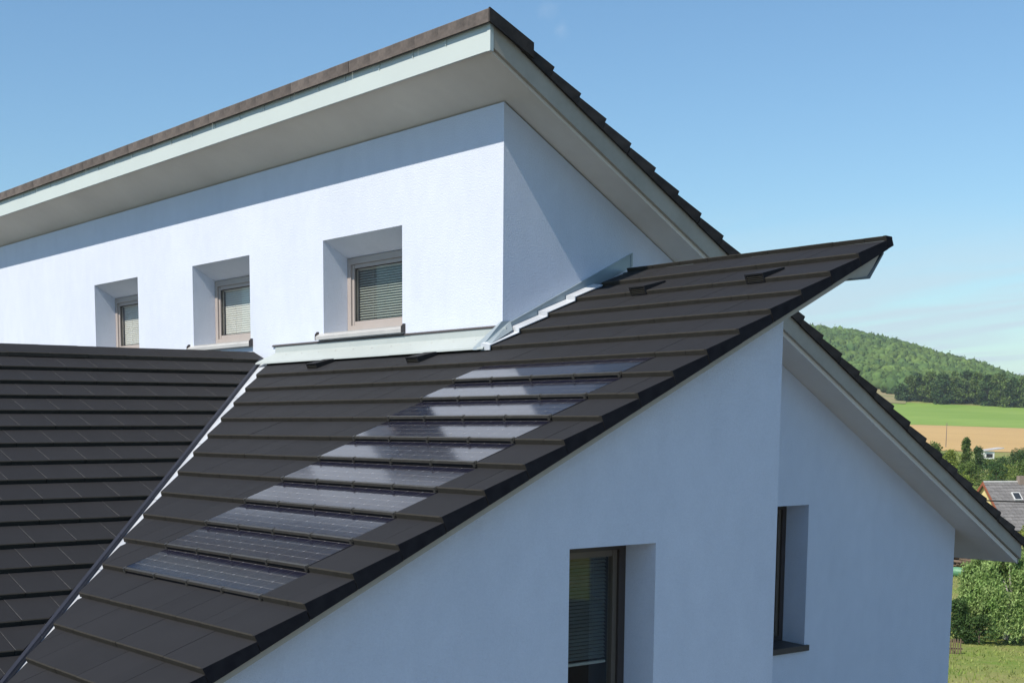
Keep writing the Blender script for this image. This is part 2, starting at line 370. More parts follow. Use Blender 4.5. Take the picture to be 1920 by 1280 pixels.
def fastmesh(name, v, f):
    me = bpy.data.meshes.new(name); n, k = f.shape
    me.vertices.add(len(v)); me.vertices.foreach_set('co', np.ascontiguousarray(v, np.float32).ravel())
    me.loops.add(n*k); me.loops.foreach_set('vertex_index', np.ascontiguousarray(f, np.int32).ravel())
    me.polygons.add(n); me.polygons.foreach_set('loop_start', np.arange(0, n*k, k, dtype=np.int32))
    try: me.polygons.foreach_set('loop_total', np.full(n, k, np.int32))
    except Exception: pass
    me.update(calc_edges=True); return me

M_ground = mat('meadow_ground', (.13, .21, .035), .95, .1, noise=[(.16, 0, .7, (1, 1, 1)), (1.3, 0, .5, (1, 1, 1))], col2=(.27, .25, .10), bump=[(6, .6, .08)])
M_wheat = mat('stubble_field_soil', (.53, .36, .155), .95, .1, noise=[(.02, 0, .5, (1, 1, 1)), (.22, 0, .6, (.12, 1, 1))], col2=(.46, .31, .135))
M_green = mat('green_field_crop', (.155, .265, .045), .95, .1, noise=[(.012, 0, .8, (1, 1, 1)), (.12, 0, .5, (1, .08, 1))], col2=(.23, .335, .075))
M_bare = mat('bare_slope_soil', (.33, .27, .15), .95, .1, noise=[(.05, 0, 1, (1, 1, 1))], col2=(.22, .22, .10))
M_forestfloor = mat('forest_floor', (.03, .05, .02), .95, .1, noise=[(.05, 0, 1, (1, 1, 1))], col2=(.05, .07, .025))

def ax(a, b, n): return np.linspace(a, b, n)
Dg = np.unique(np.concatenate([ax(-1200, -60, 12), ax(-60, 200, 90), ax(200, 820, 60), ax(820, 1700, 60), ax(1700, 2800, 12)]))
Lg = np.unique(np.concatenate([ax(-2200, -400, 14), ax(-400, -40, 20), ax(-40, 60, 70), ax(60, 300, 20), ax(300, 2200, 14)]))
g = grid_obj('ground', Dg, Lg, -.03, M_ground); g.location.z = 0
def wobble(D, a): return D
M_bouncecut = mat('dark_bounce_cut', (.045, .043, .042), .95, .2, noise=[(.4, 0, .7, (1, 1, 1)), (30, 0, .4, (1, 1, 1))], col2=(.035, .034, .033))
grid_obj('added_dark_ground', ax(11.01, 43, 22), ax(-60, 45, 40), .02, M_bouncecut)  # unseen dark ground, added to cut bounce light on walls and right soffit
M_bounce = mat('pale_bounce_ground', (.19, .18, .165), .9, .2, noise=[(.6, 0, .7, (1, 1, 1)), (20, 0, .4, (1, 1, 1))], col2=(.15, .143, .13))
grid_obj('added_bounce_ground', ax(-60, 11, 30), ax(-60, 45, 40), .02, M_bounce)  # unseen pale ground, added to bounce light onto front wall and soffit
grid_obj('stubble_field', ax(322, 600, 40), ax(-160, 220, 40), .05, M_wheat)
grid_obj('green_field', ax(600.5, 819, 30), ax(-180, 240, 40), .06, M_green)
grid_obj('bare_slope', ax(812, 1010, 30), ax(-60, -12, 20), .35, M_bare)

# ------------------------------------------------------------------ foliage
def leafmat(name, c1, c2, sc_=.35, lo=.55, hi=1.45, tr=.25):
    m = mat(name, c1, .6, .25, noise=[(sc_, 0, 1, (1, 1, 1))], col2=c2)
    island_var(m, lo, hi)
    nt = m.node_tree; b = nt.nodes['Principled BSDF']; o = nt.nodes['Material Output']
    t = nd(nt, 'ShaderNodeBsdfTranslucent'); src = b.inputs['Base Color'].links[0].from_socket; nt.links.new(src, t.inputs[0])
    x = nd(nt, 'ShaderNodeMixShader'); x.inputs[0].default_value = tr
    nt.links.new(b.outputs[0], x.inputs[1]); nt.links.new(t.outputs[0], x.inputs[2]); nt.links.new(x.outputs[0], o.inputs[0])
    return m
M_leafA = leafmat('leaf_midgreen', (.085, .15, .032), (.15, .20, .05))
M_leafB = leafmat('leaf_yellowgreen', (.18, .25, .035), (.26, .30, .06))
M_leafC = leafmat('leaf_darkgreen', (.045, .095, .026), (.075, .13, .038))
M_leafW = leafmat('leaf_birch', (.21, .345, .095), (.35, .45, .17), 1.2, lo=.65, hi=1.35, tr=.35)
M_bark = mat('bark', (.16, .13, .10), .95, .1, noise=[(12, 0, 1, (1, 1, .3))], col2=(.07, .055, .045), bump=[(20, .6, .03)])
M_bark2 = mat('birch_bark', (.55, .53, .50), .9, .1, noise=[(6, 0, 1, (1, 1, 3))], col2=(.10, .09, .08), bump=[(20, .4, .02)])

def quads(P, size, aspect=1.4, up=None, hang=0):
    """leaf quads at points P with random orientation"""
    n = len(P); a = rng.normal(size=(n, 3)); a[:, 2] -= hang; a /= np.linalg.norm(a, axis=1)[:, None]
    b = rng.normal(size=(n, 3)); b -= (b*a).sum(1)[:, None]*a; b /= np.linalg.norm(b, axis=1)[:, None]
    s = (size*rng.uniform(.6, 1.4, n))[:, None] if np.ndim(size) == 0 else (size*rng.uniform(.6, 1.4, n))[:, None]
    v = np.stack([P-a*s*aspect/2, P+b*s*.36, P+a*s*aspect/2, P-b*s*.36], 1).reshape(-1, 3)
    f = np.arange(4*n).reshape(n, 4); return v, f
def trunk_mb(base, h, r, limbs, spread, seed):
    rs = np.random.default_rng(seed); b = MB()
    def cone(p, q, r0, r1, n=7):
        p, q = Vector(p), Vector(q); d = (q-p).normalized(); u = d.orthogonal().normalized(); w = d.cross(u); i = len(b.v)
        for c, rr in ((p, r0), (q, r1)):
            for k in range(n):
                t = 2*math.pi*k/n; b.v.append(tuple(c+u*math.cos(t)*rr+w*math.sin(t)*rr))
        for k in range(n): b.f.append((i+k, i+(k+1) % n, i+n+(k+1) % n, i+n+k)); b.m.append(0)
    p = Vector(base); q = p+Vector((rs.uniform(-.05, .05)*h, rs.uniform(-.05, .05)*h, h*.5)); t = p+Vector((rs.uniform(-.05, .05)*h, 0, h*.9))
    cone(p, q, r, r*.65); cone(q, t, r*.65, r*.15)
    ends = []
    for k in range(limbs):
        a = 2*math.pi*k/limbs+rs.uniform(-.4, .4); s = rs.uniform(.3, .8); st = p.lerp(q, s*1.2) if s < .8 else q
        e = st+Vector((math.cos(a)*spread*rs.uniform(.6, .9), math.sin(a)*spread*rs.uniform(.6, .9), h*rs.uniform(.2, .4))); ends.append(e)
        m_ = st.lerp(e, .5)+Vector((0, 0, h*.03)); cone(st, m_, r*.4, r*.25, 5); cone(m_, e, r*.25, r*.06, 5)
    return b
def crown_pts(base, h, w, n, seed, lobes=14, low=.25, conic=.0):
    """points gathered in uneven clumps over the crown's volume"""
    rs = np.random.default_rng(seed); cs = []
    for k in range(lobes):
        t = rs.uniform(0, 1); a = rs.uniform(0, 2*math.pi); z = low+(1-low)*t*.88+.02
        prof = math.sin(math.pi*min(1, max(.06, (t*.86+.14))))**.6*(1-conic*t)
        rad = w*.5*prof*rs.uniform(.35, .85)
        if conic > .5: rad = w*.42*(1-t)*rs.uniform(.3, .9)
        cs.append((math.cos(a)*rad, math.sin(a)*rad, z*h, w*rs.uniform(.17, .30)*(1-conic*t*.55)))
    if conic > .5: cs += [(0, 0, h*q_, w*(.30-.24*q_)) for q_ in (.15, .3, .45, .6, .72, .83, .92)]
    else: cs += [(0, 0, h*.86, w*.17), (0, 0, h*(low+.25), w*.26)]
    cs = np.array(cs); k = rs.integers(0, len(cs), n)
    d = rs.normal(size=(n, 3)); d /= np.linalg.norm(d, axis=1)[:, None]
    rr = rs.uniform(.35, 1, n)**.45*cs[k, 3]
    P = cs[k, :3]+d*rr[:, None]*np.array([1, 1, .85]) + rs.normal(size=(n, 3))*w*.012
    P[:, 2] = np.clip(P[:, 2], .02*h, None)
    return P+np.array(base)
def make_tree(name, label, cat, base, h, w, leaf, nleaf, leafm, seed, barkm=None, group=None, lobes=14, low=.25, conic=0, trunk_r=None, hang=0):
    t = root(name, label, cat, base, group)
    P = crown_pts(base, h, w, nleaf, seed, lobes, low, conic)
    v, f = quads(P, leaf, hang=hang); me = fastmesh('crown', v, f); c = newobj('crown', me, t, [leafm])
    tb_ = trunk_mb(base, h*.9, trunk_r or h*.03, 5, w*.3, seed); tb_.build('trunk', [barkm or M_bark], t)
    return t

# forest on the hill: one mass
def ico(sub):
    bm = bmesh.new(); bmesh.ops.create_icosphere(bm, subdivisions=sub, radius=1); v = np.array([x.co[:] for x in bm.verts]); f = np.array([[y.index for y in x.verts] for x in bm.faces]); bm.free(); return v, f
iv, if_ = ico(2)
def forest(name, D, L, Hh, Ww, m, seed):
    rs = np.random.default_rng(seed); n = len(D); nv = len(iv)
    var = [iv*(1+rs.normal(size=(nv, 1))*.17) for _ in range(12)]
    Z = tz(D, L); X = CX+G.x*D+L_.x*L; Yv = CY+G.y*D+L_.y*L
    Vs = np.zeros((n, nv, 3)); k = rs.integers(0, 12, n)
    for i in range(12):
        Vs[k == i] = var[i]
    a = rs.uniform(0, 6.28, n); ca, sa = np.cos(a), np.sin(a)
    x = Vs[..., 0]*ca[:, None]-Vs[..., 1]*sa[:, None]; y = Vs[..., 0]*sa[:, None]+Vs[..., 1]*ca[:, None]
    Vs[..., 0] = x*Ww[:, None]*.5+X[:, None]; Vs[..., 1] = y*Ww[:, None]*.5+Yv[:, None]; Vs[..., 2] = Vs[..., 2]*Hh[:, None]*.5+(Z+Hh*.42)[:, None]
    v = Vs.reshape(-1, 3); f = (if_[None]+(np.arange(n)*nv)[:, None, None]).reshape(-1, 3)
    # sprays of leaf clumps breaking the outline of each crown
    q = rs.integers(0, nv, (n, 26)); base = np.take_along_axis(Vs, q[..., None].repeat(3, 2), 1)
    cen = np.stack([X, Yv, Z+Hh*.42], -1)[:, None]
    P = (base+(base-cen)*rs.uniform(-.02, .16, (n, 26, 1))).reshape(-1, 3)
    P = P[P[:, 2] > (cen[:, 0, 2].repeat(26)-Hh.repeat(26)*.3)]
    v2, f2 = quads(P, float(Ww.mean())*.17, 1.1)
    f2 = f2+len(v)
    tri = np.concatenate([f2[:, [0, 1, 2]], f2[:, [0, 2, 3]]])
    me = fastmesh(name, np.concatenate([v, v2]), np.concatenate([f, tri]))
    o = newobj(name, me, None, [m]); o['kind'] = 'stuff'
    return o
def forest_mat(name, c1, c2, c3):
    m = mat(name, c1, .9, .1, noise=[(.011, 0, .75, (1, 1, 1)), (.06, 0, .5, (1, 1, 1))], col2=c2)
    island_var(m, .76, 1.26); return m
M_forest = forest_mat('forest_canopy', (.034, .084, .032), (.115, .175, .045), None)
fd, fl = [], []
for d in np.arange(838, 1660, 7.2):
    for l in np.arange(-200, 175, 7.2):
        dd = d+rng.uniform(-3.9, 3.9); l2 = l+rng.uniform(-3.9, 3.9)
        if dd < 1005 and -45 < l2 < -14 and dd < 1000-(l2+45)*4.2: continue
        if rng.random() < .05: continue
        fd.append(dd); fl.append(l2)
fd = np.array(fd); fl = np.array(fl); n = len(fd)
fo = forest('forest', fd, fl, rng.uniform(6, 12, n), rng.uniform(6.5, 11, n), M_forest, 3)
fo['label'] = 'dense green deciduous wood covering the far hill'; fo['category'] = 'forest'

# ------------------------------------------------------------------ the house
house = root('house', 'white rendered house with dark tiled pitched roofs and solar tiles, filling the foreground', 'house', (0, 2, -7.2))

def wall_grid(b, const, axis, us, zs, holes, mi=0, top=None):
    """wall face in plane axis=const; us/zs break lines; holes (u0,u1,z0,z1); top(u) gives the sloping top"""
    us = sorted(set(us+[h[0] for h in holes]+[h[1] for h in holes])); zs = sorted(set(zs+[h[2] for h in holes]+[h[3] for h in holes]))
    P = (lambda u, z: (const, u, z)) if axis == 'x' else (lambda u, z: (u, const, z))
    for a, c in zip(us[:-1], us[1:]):
        for k, (z0, z1) in enumerate(zip(zs[:-1], zs[1:])):
            if any(h[0]-1e-6 <= a and c <= h[1]+1e-6 and h[2]-1e-6 <= z0 and z1 <= h[3]+1e-6 for h in holes): continue
            if k == len(zs)-2 and top: b.poly([P(a, z0), P(c, z0), P(c, top(c)), P(a, top(a))], mi)
            else: b.poly([P(a, z0), P(c, z0), P(c, z1), P(a, z1)], mi)
def weld(o):
    bm = bmesh.new(); bm.from_mesh(o.data); bmesh.ops.remove_doubles(bm, verts=bm.verts, dist=.0005); bm.to_mesh(o.data); bm.free()

# upper (clerestory) wall with three deep windows
WZ0, WZ1, WIN = .150, 1.058, .285
wins = [(-2.801, -1.448), (-5.619, -4.282), (-8.417, -7.091)]
b = MB()
wall_grid(b, 0.0, 'y', [-16.0, 0.0], [-7.2, H1], [(x0, x1, WZ0, WZ1) for x0, x1 in wins])
for x0, x1 in wins:
    zi = .905
    b.poly([(x0, 0, WZ0), (x0, WIN+.08, .165), (x0, WIN+.08, zi-.02), (x0, WIN, zi), (x0, 0, WZ1)]); b.poly([(x1, 0, WZ0), (x1, WIN+.08, .165), (x1, WIN+.08, zi-.02), (x1, WIN, zi), (x1, 0, WZ1)])
    b.poly([(x0, 0, WZ1), (x1, 0, WZ1), (x1, WIN, zi), (x0, WIN, zi)]); b.poly([(x0, WIN, zi), (x1, WIN, zi), (x1, WIN+.08, zi-.02), (x0, WIN+.08, zi-.02)])
    b.poly([(x0, 0, WZ0), (x1, 0, WZ0), (x1, WIN+.08, .165), (x0, WIN+.08, .165)])
uw = b.build('upper_wall', M_render, house, fix=False); uw['label'] = 'sunlit white upper wall with three deep-set windows'

# gable wall (plane x=0), tall narrow window
BH = (3.30, 4.077, -3.02, -1.57)
b = MB()
topg = lambda y: H1-tb*y
ys = [0.0, 3.30, 4.077, YB]
for a, c in zip(ys[:-1], ys[1:]):
    if a == 3.30:
        b.poly([(0, a, -9.5), (0, c, -9.5), (0, c, BH[2]), (0, a, BH[2])]); b.poly([(0, a, BH[3]), (0, c, BH[3]), (0, c, topg(c)), (0, a, topg(a))])
    else: b.poly([(0, a, -9.5), (0, c, -9.5), (0, c, topg(c)), (0, a, topg(a))])
d = -.40
for (p, q) in (((BH[0], BH[2]), (BH[0], BH[3])), ((BH[0], BH[3]), (BH[1], BH[3])), ((BH[1], BH[3]), (BH[1], BH[2])), ((BH[1], BH[2]), (BH[0], BH[2]))):
    b.poly([(0, p[0], p[1]), (0, q[0], q[1]), (d, q[0], q[1]), (d, p[0], p[1])])
gw = b.build('gable_wall', M_render, house, fix=False)
b = MB(); b.poly([(0, YB, -9.5), (-16, YB, -9.5), (-16, YB, topg(YB)), (0, YB, topg(YB))]); b.poly([(-16, 0, -9.5), (-16, YB, -9.5), (-16, YB, topg(YB)), (-16, 0, H1)])
b.build('rear_wall', M_render, house, fix=False)

# front volume under the solar roof (plane x=XW)
deckz = lambda y: ta*y-.157
AH = (-1.572, -.792, -3.0, -1.530)
b = MB(); ys = [-7.2, -5.4, AH[0], AH[1], YW]
for a, c in zip(ys[:-1], ys[1:]):
    ta_, tc_ = deckz(max(a, -5.4)), deckz(max(c, -5.4))
    if a == AH[0]:
        b.poly([(XW, a, -9.5), (XW, c, -9.5), (XW, c, AH[2]), (XW, a, AH[2])]); b.poly([(XW, a, AH[3]), (XW, c, AH[3]), (XW, c, tc_), (XW, a, ta_)])
    elif a >= -5.4: b.poly([(XW, a, -9.5), (XW, c, -9.5), (XW, c, tc_), (XW, a, ta_)])
for (p, q) in (((AH[0], AH[2]), (AH[0], AH[3])), ((AH[0], AH[3]), (AH[1], AH[3])), ((AH[1], AH[3]), (AH[1], AH[2])), ((AH[1], AH[2]), (AH[0], AH[2]))):
    b.poly([(XW, p[0], p[1]), (XW, q[0], q[1]), (XW-.42, q[0], q[1]), (XW-.42, p[0], p[1])])
b.poly([(XW, YW, -9.5), (.001, YW, -9.5), (.001, YW, deckz(YW)), (XW, YW, deckz(YW))])
b.poly([(XW, -5.4, -9.5), (-3, -5.4, -9.5), (-3, -5.4, deckz(-5.4)), (XW, -5.4, deckz(-5.4))])
fw = b.build('front_wall', M_render, house, fix=False); fw['label'] = 'shaded pale blue wall of the projecting front volume'

# ---- clerestory windows
def slats(x0, x1, y, z0, z1, step, depth, tilt, axis='y', th=.0012):
    b = MB(); z = z1; dz = depth*math.sin(tilt)/2; dy = depth*math.cos(tilt)/2
    while z > z0:
        if axis == 'y': b.hexa([(x0, y-dy, z-dz), (x1, y-dy, z-dz), (x1, y+dy, z+dz), (x0, y+dy, z+dz), (x0, y-dy, z-dz+th), (x1, y-dy, z-dz+th), (x1, y+dy, z+dz+th), (x0, y+dy, z+dz+th)])
        else: b.hexa([(y+dy, x0, z-dz), (y+dy, x1, z-dz), (y-dy, x1, z+dz), (y-dy, x0, z+dz), (y+dy, x0, z-dz+th), (y+dy, x1, z-dz+th), (y-dy, x1, z+dz+th), (y-dy, x0, z+dz+th)])
        z -= step
    for k in (.22, .78):
        xm = x0+(x1-x0)*k
        if axis == 'y': b.box(xm-.0015, xm+.0015, y-dy-.004, y-dy-.002, z0, z1+.02)
        else: b.box(y+dy+.002, y+dy+.004, xm-.0015, xm+.0015, z0, z1+.02)
    return b
def clerestory(x0, x1, i, label):
    fx0, fx1, fz0, fz1, y = x0+.002, x1-.002, .172, .898, WIN
    b = MB(); w = .062   # outer frame
    for (a, c, e, f_) in ((fx0, fx0+w, fz0, fz1), (fx1-w, fx1, fz0, fz1), (fx0+w, fx1-w, fz1-w, fz1), (fx0+w, fx1-w, fz0, fz0+w)):
        b.box(a, c, y, y+.07, e, f_)
    fr = b.build('window', M_frame, house); fr['label'] = label
    ax0, ax1, az0, az1 = fx0+w, fx1-w, fz0+w, fz1-w; s = .042
    b = MB()
    for (a, c, e, f_) in ((ax0, ax0+s, az0, az1), (ax1-s, ax1, az0, az1), (ax0+s, ax1-s, az1-s, az1), (ax0+s, ax1-s, az0, az0+s)):
        b.box(a+.003, c-.003, y+.016, y+.066, e+.002, f_-.002)
    b.build('sash', M_frame, fr)
    gx0, gx1, gz0, gz1 = ax0+s, ax1-s, az0+s, az1-s
    b = MB()
    for (a, c, e, f_) in ((gx0-.004, gx0+.006, gz0, gz1), (gx1-.006, gx1+.004, gz0, gz1), (gx0, gx1, gz1-.006, gz1+.004), (gx0, gx1, gz0-.004, gz0+.006)):
        b.box(a, c, y+.030, y+.0365, e, f_)
    b.build('window_seal', M_seal, fr)
    b = MB(); b.box(gx0-.003, gx1+.003, y+.037, y+.043, gz0-.003, gz1+.003); b.build('pane', M_glass, fr)
    if i == 0: sb = slats(gx0, gx1, y+.085, gz0, gz1-.015, .0245, .025, math.radians(38))
    else: sb = slats(gx0, gx1, y+.085, gz0, gz1-.015, .0245, .025, math.radians(66))
    bl = sb.build('blind', M_blind2 if i == 0 else M_blind, fr); bl['kind'] = 'stuff'
    b = MB(); b.box(gx0, gx1, y+.065, y+.11, gz1-.012, gz1+.02); b.build('blind_rail', M_blind, fr)
    b = MB()   # dark room behind
    b.poly([(x0, y+.5, fz0-.05), (x1, y+.5, fz0-.05), (x1, y+.5, fz1+.05), (x0, y+.5, fz1+.05)])
    for xx in (x0, x1): b.poly([(xx, y+.08, fz0-.05), (xx, y+.5, fz0-.05), (xx, y+.5, fz1+.05), (xx, y+.08, fz1+.05)])
    for zz in (fz0-.05, fz1+.05): b.poly([(x0, y+.08, zz), (x1, y+.08, zz), (x1, y+.5, zz), (x0, y+.5, zz)])
    b.build('room_lining', M_room, fr)
    b = MB()   # sloping sill with upstands at its ends
    b.hexa([(x0-.09, -.045, .092), (x1+.045, -.045, .092), (x1+.045, .0, .100), (x0-.09, .0, .100), (x0-.09, -.045, .124), (x1+.045, -.045, .124), (x1+.045, .0, .1515), (x0-.09, .0, .1515)])
    b.hexa([(x0+.002, .0, .153), (x1-.002, .0, .153), (x1-.002, WIN, .168), (x0+.002, WIN, .168), (x0+.002, .0, .157), (x1-.002, .0, .157), (x1-.002, WIN, .174), (x0+.002, WIN, .174)])
    b.build('sill', M_sill, fr)
    b = MB()
    for xa, xb in ((x0-.094, x0-.088), (x1+.042, x1+.050)):
        b.prism([(-.049, .088), (-.001, .096), (-.001, .172), (-.026, .172), (-.049, .146)], xa, xb, 'x')
    b.build('sill_cap', M_dsill, fr)
wl = ['clerestory window nearest the corner, blind half open', 'middle clerestory window with closed cream blind', 'clerestory window farthest left in view, closed cream blind', '', '']
for i, (x0, x1) in enumerate(wins):
    clerestory(x0, x1, i, wl[i] or 'clerestory window beyond the left edge of the view')

# ---- tall windows
def tall_window(x, hole, label, blind_to, sillx):
    y0, y1, z0, z1 = hole; xi = x-.282
    b = MB(); w = .062
    for (a, c, e, f_) in ((y0+.001, y0+w, z0, z1-.001), (y1-w, y1-.001, z0, z1-.001), (y0+w, y1-w, z1-w, z1-.001), (y0+w, y1-w, z0+.001, z0+w)):
        b.box(xi-.07, xi, a, c, e, f_)
    fr = b.build('window', M_dframe, house); fr['label'] = label
    b = MB(); s = .045; a0, a1, e0, e1 = y0+w, y1-w, z0+w, z1-w
    for (a, c, e, f_) in ((a0, a0+s, e0, e1), (a1-s, a1, e0, e1), (a0+s, a1-s, e1-s, e1), (a0+s, a1-s, e0, e0+s)):
        b.box(xi-.066, xi-.018, a+.003, c-.003, e+.002, f_-.002)
    b.build('sash', M_dsash, fr)
    b = MB(); b.box(xi-.044, xi-.038, a0+s-.003, a1-s+.003, e0+s-.003, e1-s+.003); b.build('pane', M_glass, fr)
    b = slats(a0+s, a1-s, xi-.09, blind_to, e1-s-.01, .0255, .025, math.radians(40), 'x'); bl = b.build('blind', M_blind3, fr); bl['kind'] = 'stuff'
    b = MB(); b.box(xi-.105, xi-.075, a0+s, a1-s, blind_to-.02, blind_to-.002); b.build('blind_rail', M_blind2, fr)
    b = MB(); b.poly([(xi-.6, y0, z0), (xi-.6, y1, z0), (xi-.6, y1, z1), (xi-.6, y0, z1)])
    for yy in (y0, y1): b.poly([(xi-.08, yy, z0), (xi-.6, yy, z0), (xi-.6, yy, z1), (xi-.08, yy, z1)])
    for zz in (z0, z1): b.poly([(xi-.08, y0, zz), (xi-.6, y0, zz), (xi-.6, y1, zz), (xi-.08, y1, zz)])
    b.build('room_lining', M_room, fr)
    b = MB(); zt = z0+.012
    b.hexa([(xi, y0+.001, z0+.001), (x, y0+.001, z0-.012), (x, y1-.001, z0-.012), (xi, y1-.001, z0+.001), (xi, y0+.001, zt), (x, y0+.001, z0), (x, y1-.001, z0), (xi, y1-.001, zt)])
    b.box(x+.001, x+.035, y0-.035, y1+.04, z0-.058, z0+.001)
    b.build('sill', M_dsill, fr)
tall_window(XW, AH, 'tall narrow window with dark frame and grey blind in the front wall', -2.36, XW)
tall_window(0.0, BH, 'tall narrow recessed window beside the wall corner', -2.9, 0)

# ---- upper roof: deck, soffit, fascia, verge board, tiles
XE = -16.0; YR, YE = -.470, 7.37
top = lambda y: HU-tb*y
b = MB(); e = .055
b.prism([(YR+.021, 2.30), (YE, top(YE)-.10), (YE, top(YE)-e), (-.1, top(-.1)-e), (YR+.021, 2.40)], XE, XV-.045, 'x')
ur = b.build('upper_roof', M_deck, house); ur['label'] = 'long dark tiled roof falling away from the high white fascia'
sof = lambda y: H1-tb*y
b = MB(); b.prism([(YR+.021, sof(YR)+.004+.0), (YE-.02, sof(YE)+.004), (YE-.02, sof(YE)+.03), (YR+.021, sof(YR)+.03)], XE, .345, 'x')
b.build('soffit', M_soffit, ur)
# wall/soffit contact hidden by a thin joint; fascia on the high edge
b = MB(); b.box(XE, XV-.030, YR-.0, YR+.02, sof(YR)-.010, 2.372); b.build('fascia', M_fascia, ur)
b = MB(); b.prism([(YR-.002, sof(YR)+.030), (YE, sof(YE)+.048), (YE, top(YE)-.095), (-.1, top(-.1)-.095), (YR-.002, 2.355)], XV-.062, XV-.0295, 'x')
b.build('verge_board', M_board, ur)
b = MB(); b.prism([(YR+.0215, sof(YR)-.008), (YE-.01, sof(YE)-.008), (YE-.01, sof(YE)+.046), (YR+.0215, sof(YR)+.046)], XV-.084, XV-.063, 'x')
b.build('verge_lip', M_soffit, ur)
b = MB(); b.box(XV-.068, XV-.0285, YR-.0035, YR+.03, sof(YR)-.014, 2.362); b.build('corner_trim', M_fascia, ur)
b = MB(); b.prism([(YE-.018, sof(YE)-.0), (YE+.005, sof(YE)-.0), (YE+.005, top(YE)-.06), (YE-.018, top(YE)-.06)], XE, XV-.063, 'x'); b.build('eaves_board', M_board, ur)
# screws of the counter battens seen as small pale ticks under the ridge tiles
mats_w = [M_wtile, M_wtile, M_wside]
# verge tiles along the gable
vt = tile_mb(.33, s=S2, T=.036, side=-1, flange=.098); vme = vt.mesh('verge_tile'); [vme.materials.append(m) for m in mats_w]
umain = []
tmu = tile_mb(.33, s=S2, T=.036); ume = tmu.mesh('roof_tile'); [ume.materials.append(m) for m in mats_w]
for k in range(0, 27):
    y = YU0+k*S2*math.cos(B)
    if y > YE+.12: break
    o = Vector((XV, y, top(y)))
    mw = frame(*EU, o)
    place_tile(vme, mw, ur, 'verge_tile', jitter=.004)
    x = XV-.33
    for c in range(49): umain.append((ume, frame(*EU, Vector((x-c*.33-(.165 if k % 2 else 0), y, top(y))))))
    umain.append((ume, frame(*EU, Vector((x+.165 if 0 else x, y, top(y)-.0015)))) if k % 2 else (ume, frame(*EU, Vector((x-49*.33, y, top(y))))))
merge_tiles(umain, 'roof_tiles', ur, [M_wtile, M_wtile, M_wside])
# first verge piece next to the ridge
def ridge_piece(x1, w, name='ridge_tile', jitter=.003, side=False):
    b = MB(); g_ = .0008; xa, xb = x1-w+g_, x1-g_
    yf, zt, r = -.512, 2.447, .008
    ytop = YU0+.07
    prof = [(yf, zt-.104), (yf, zt-r), (yf+r, zt), (ytop, top(ytop)+.016), (ytop, top(ytop)-.012), (yf+.02, zt-.022), (yf+.016, zt-.104)]
    b.prism(prof, xa, xb, 'x', [0, 0, 0, 0, 2, 2, 2])
    me = b.mesh(name); [me.materials.append(m) for m in mats_w]
    o = bpy.data.objects.new(name, me); COL.objects.link(o); o.parent = ur
    return o
proto_ridge = None; x = XV; k = 0
o = ridge_piece(XV, .32)
b = MB(); b.prism([(-.514, 2.449-.106), (YU0+.06, top(YU0+.06)-.100), (YU0+.06, top(YU0+.06)+.017), (-.514, 2.449)], XV-.0015, XV+.016, 'x'); 
co = b.build('ridge_end_cap', M_wside, ur)
first = ridge_piece(XV-.32, .33); x = XV-.65; k = 0
while x > -13.4:
    c = bpy.data.objects.new('ridge_tile', first.data); COL.objects.link(c); c.parent = ur
    c.location = (x-(XV-.32), random.uniform(-.0015, .0015), random.uniform(-.001, .001)); c.rotation_euler = (0, random.uniform(-.0012, .0012), 0)
    x -= .33
# pale fixing clips that tick down from the ridge tiles
clip = None
for k in range(26):
    xx = XV-.55-k*.66*.76-random.uniform(-.05, .05)
    if clip is None:
        b = MB(); b.box(-.004, .004, -.004, .0, -.052, .0); me = b.mesh('fixing_clip'); me.materials.append(M_fascia); clip = me
    o = bpy.data.objects.new('fixing_clip', clip); COL.objects.link(o); o.parent = ur; o.location = (xx, -.4745, 2.352-random.uniform(0, .01))

# ---- solar roof
nose = lambda j: Y0-j*S*math.cos(A)
XVAL = lambda y: -4.034-1.078*y
b = MB(); lo = -5.45
def deck_poly(b, z_off0, z_off1, mi=0):
    pts = [(XS-.045, lo), (XS-.045, 1.33), (.03, 1.33), (.03, -.02), (XVAL(-.02)+.25, -.02), (XVAL(lo)+.25, lo)]
    i = len(b.v); n = len(pts)
    for z in (z_off0, z_off1):
        for p in pts: b.v.append((p[0], p[1], ta*p[1]+z))
    b.f.append(tuple(range(i, i+n))); b.m.append(mi); b.f.append(tuple(range(i+n, i+2*n))); b.m.append(mi)
    for k in range(n): b.f.append((i+k, i+(k+1) % n, i+n+(k+1) % n, i+n+k)); b.m.append(mi)
deck_poly(b, -.150, -.062); sr = b.build('front_roof', M_deck, house); sr['label'] = 'dark flat-tiled front roof with a field of solar tiles'
b = MB(); b.prism([(lo, ta*lo-.157), (.974, ta*.974-.157), (1.190, .318), (1.340, ta*1.34-.100), (lo, ta*lo-.100)], XS-.056, XS-.0295, 'x'); b.build('verge_board', M_board, sr)
b = MB(); b.prism([(.95, ta*.95-.154), (1.205, .308), (1.356, ta*1.356-.135), (1.356, ta*1.356-.04), (1.336, ta*1.336-.04), (1.336, ta*1.336-.13), (1.180, .324)], .05, XS-.022, 'x'); b.build('high_edge_board', mat('dark_grey_metal', (.10, .12, .135), .5, .5, noise=[(4, 0, 1, (1, 1, 1))], col2=(.08, .10, .11)), sr)
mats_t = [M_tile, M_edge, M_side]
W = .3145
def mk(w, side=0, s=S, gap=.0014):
    return tile_mesh(('t', w, side, s, gap), mats_t, w=w, s=s, side=side, flange=.100, gap=gap)
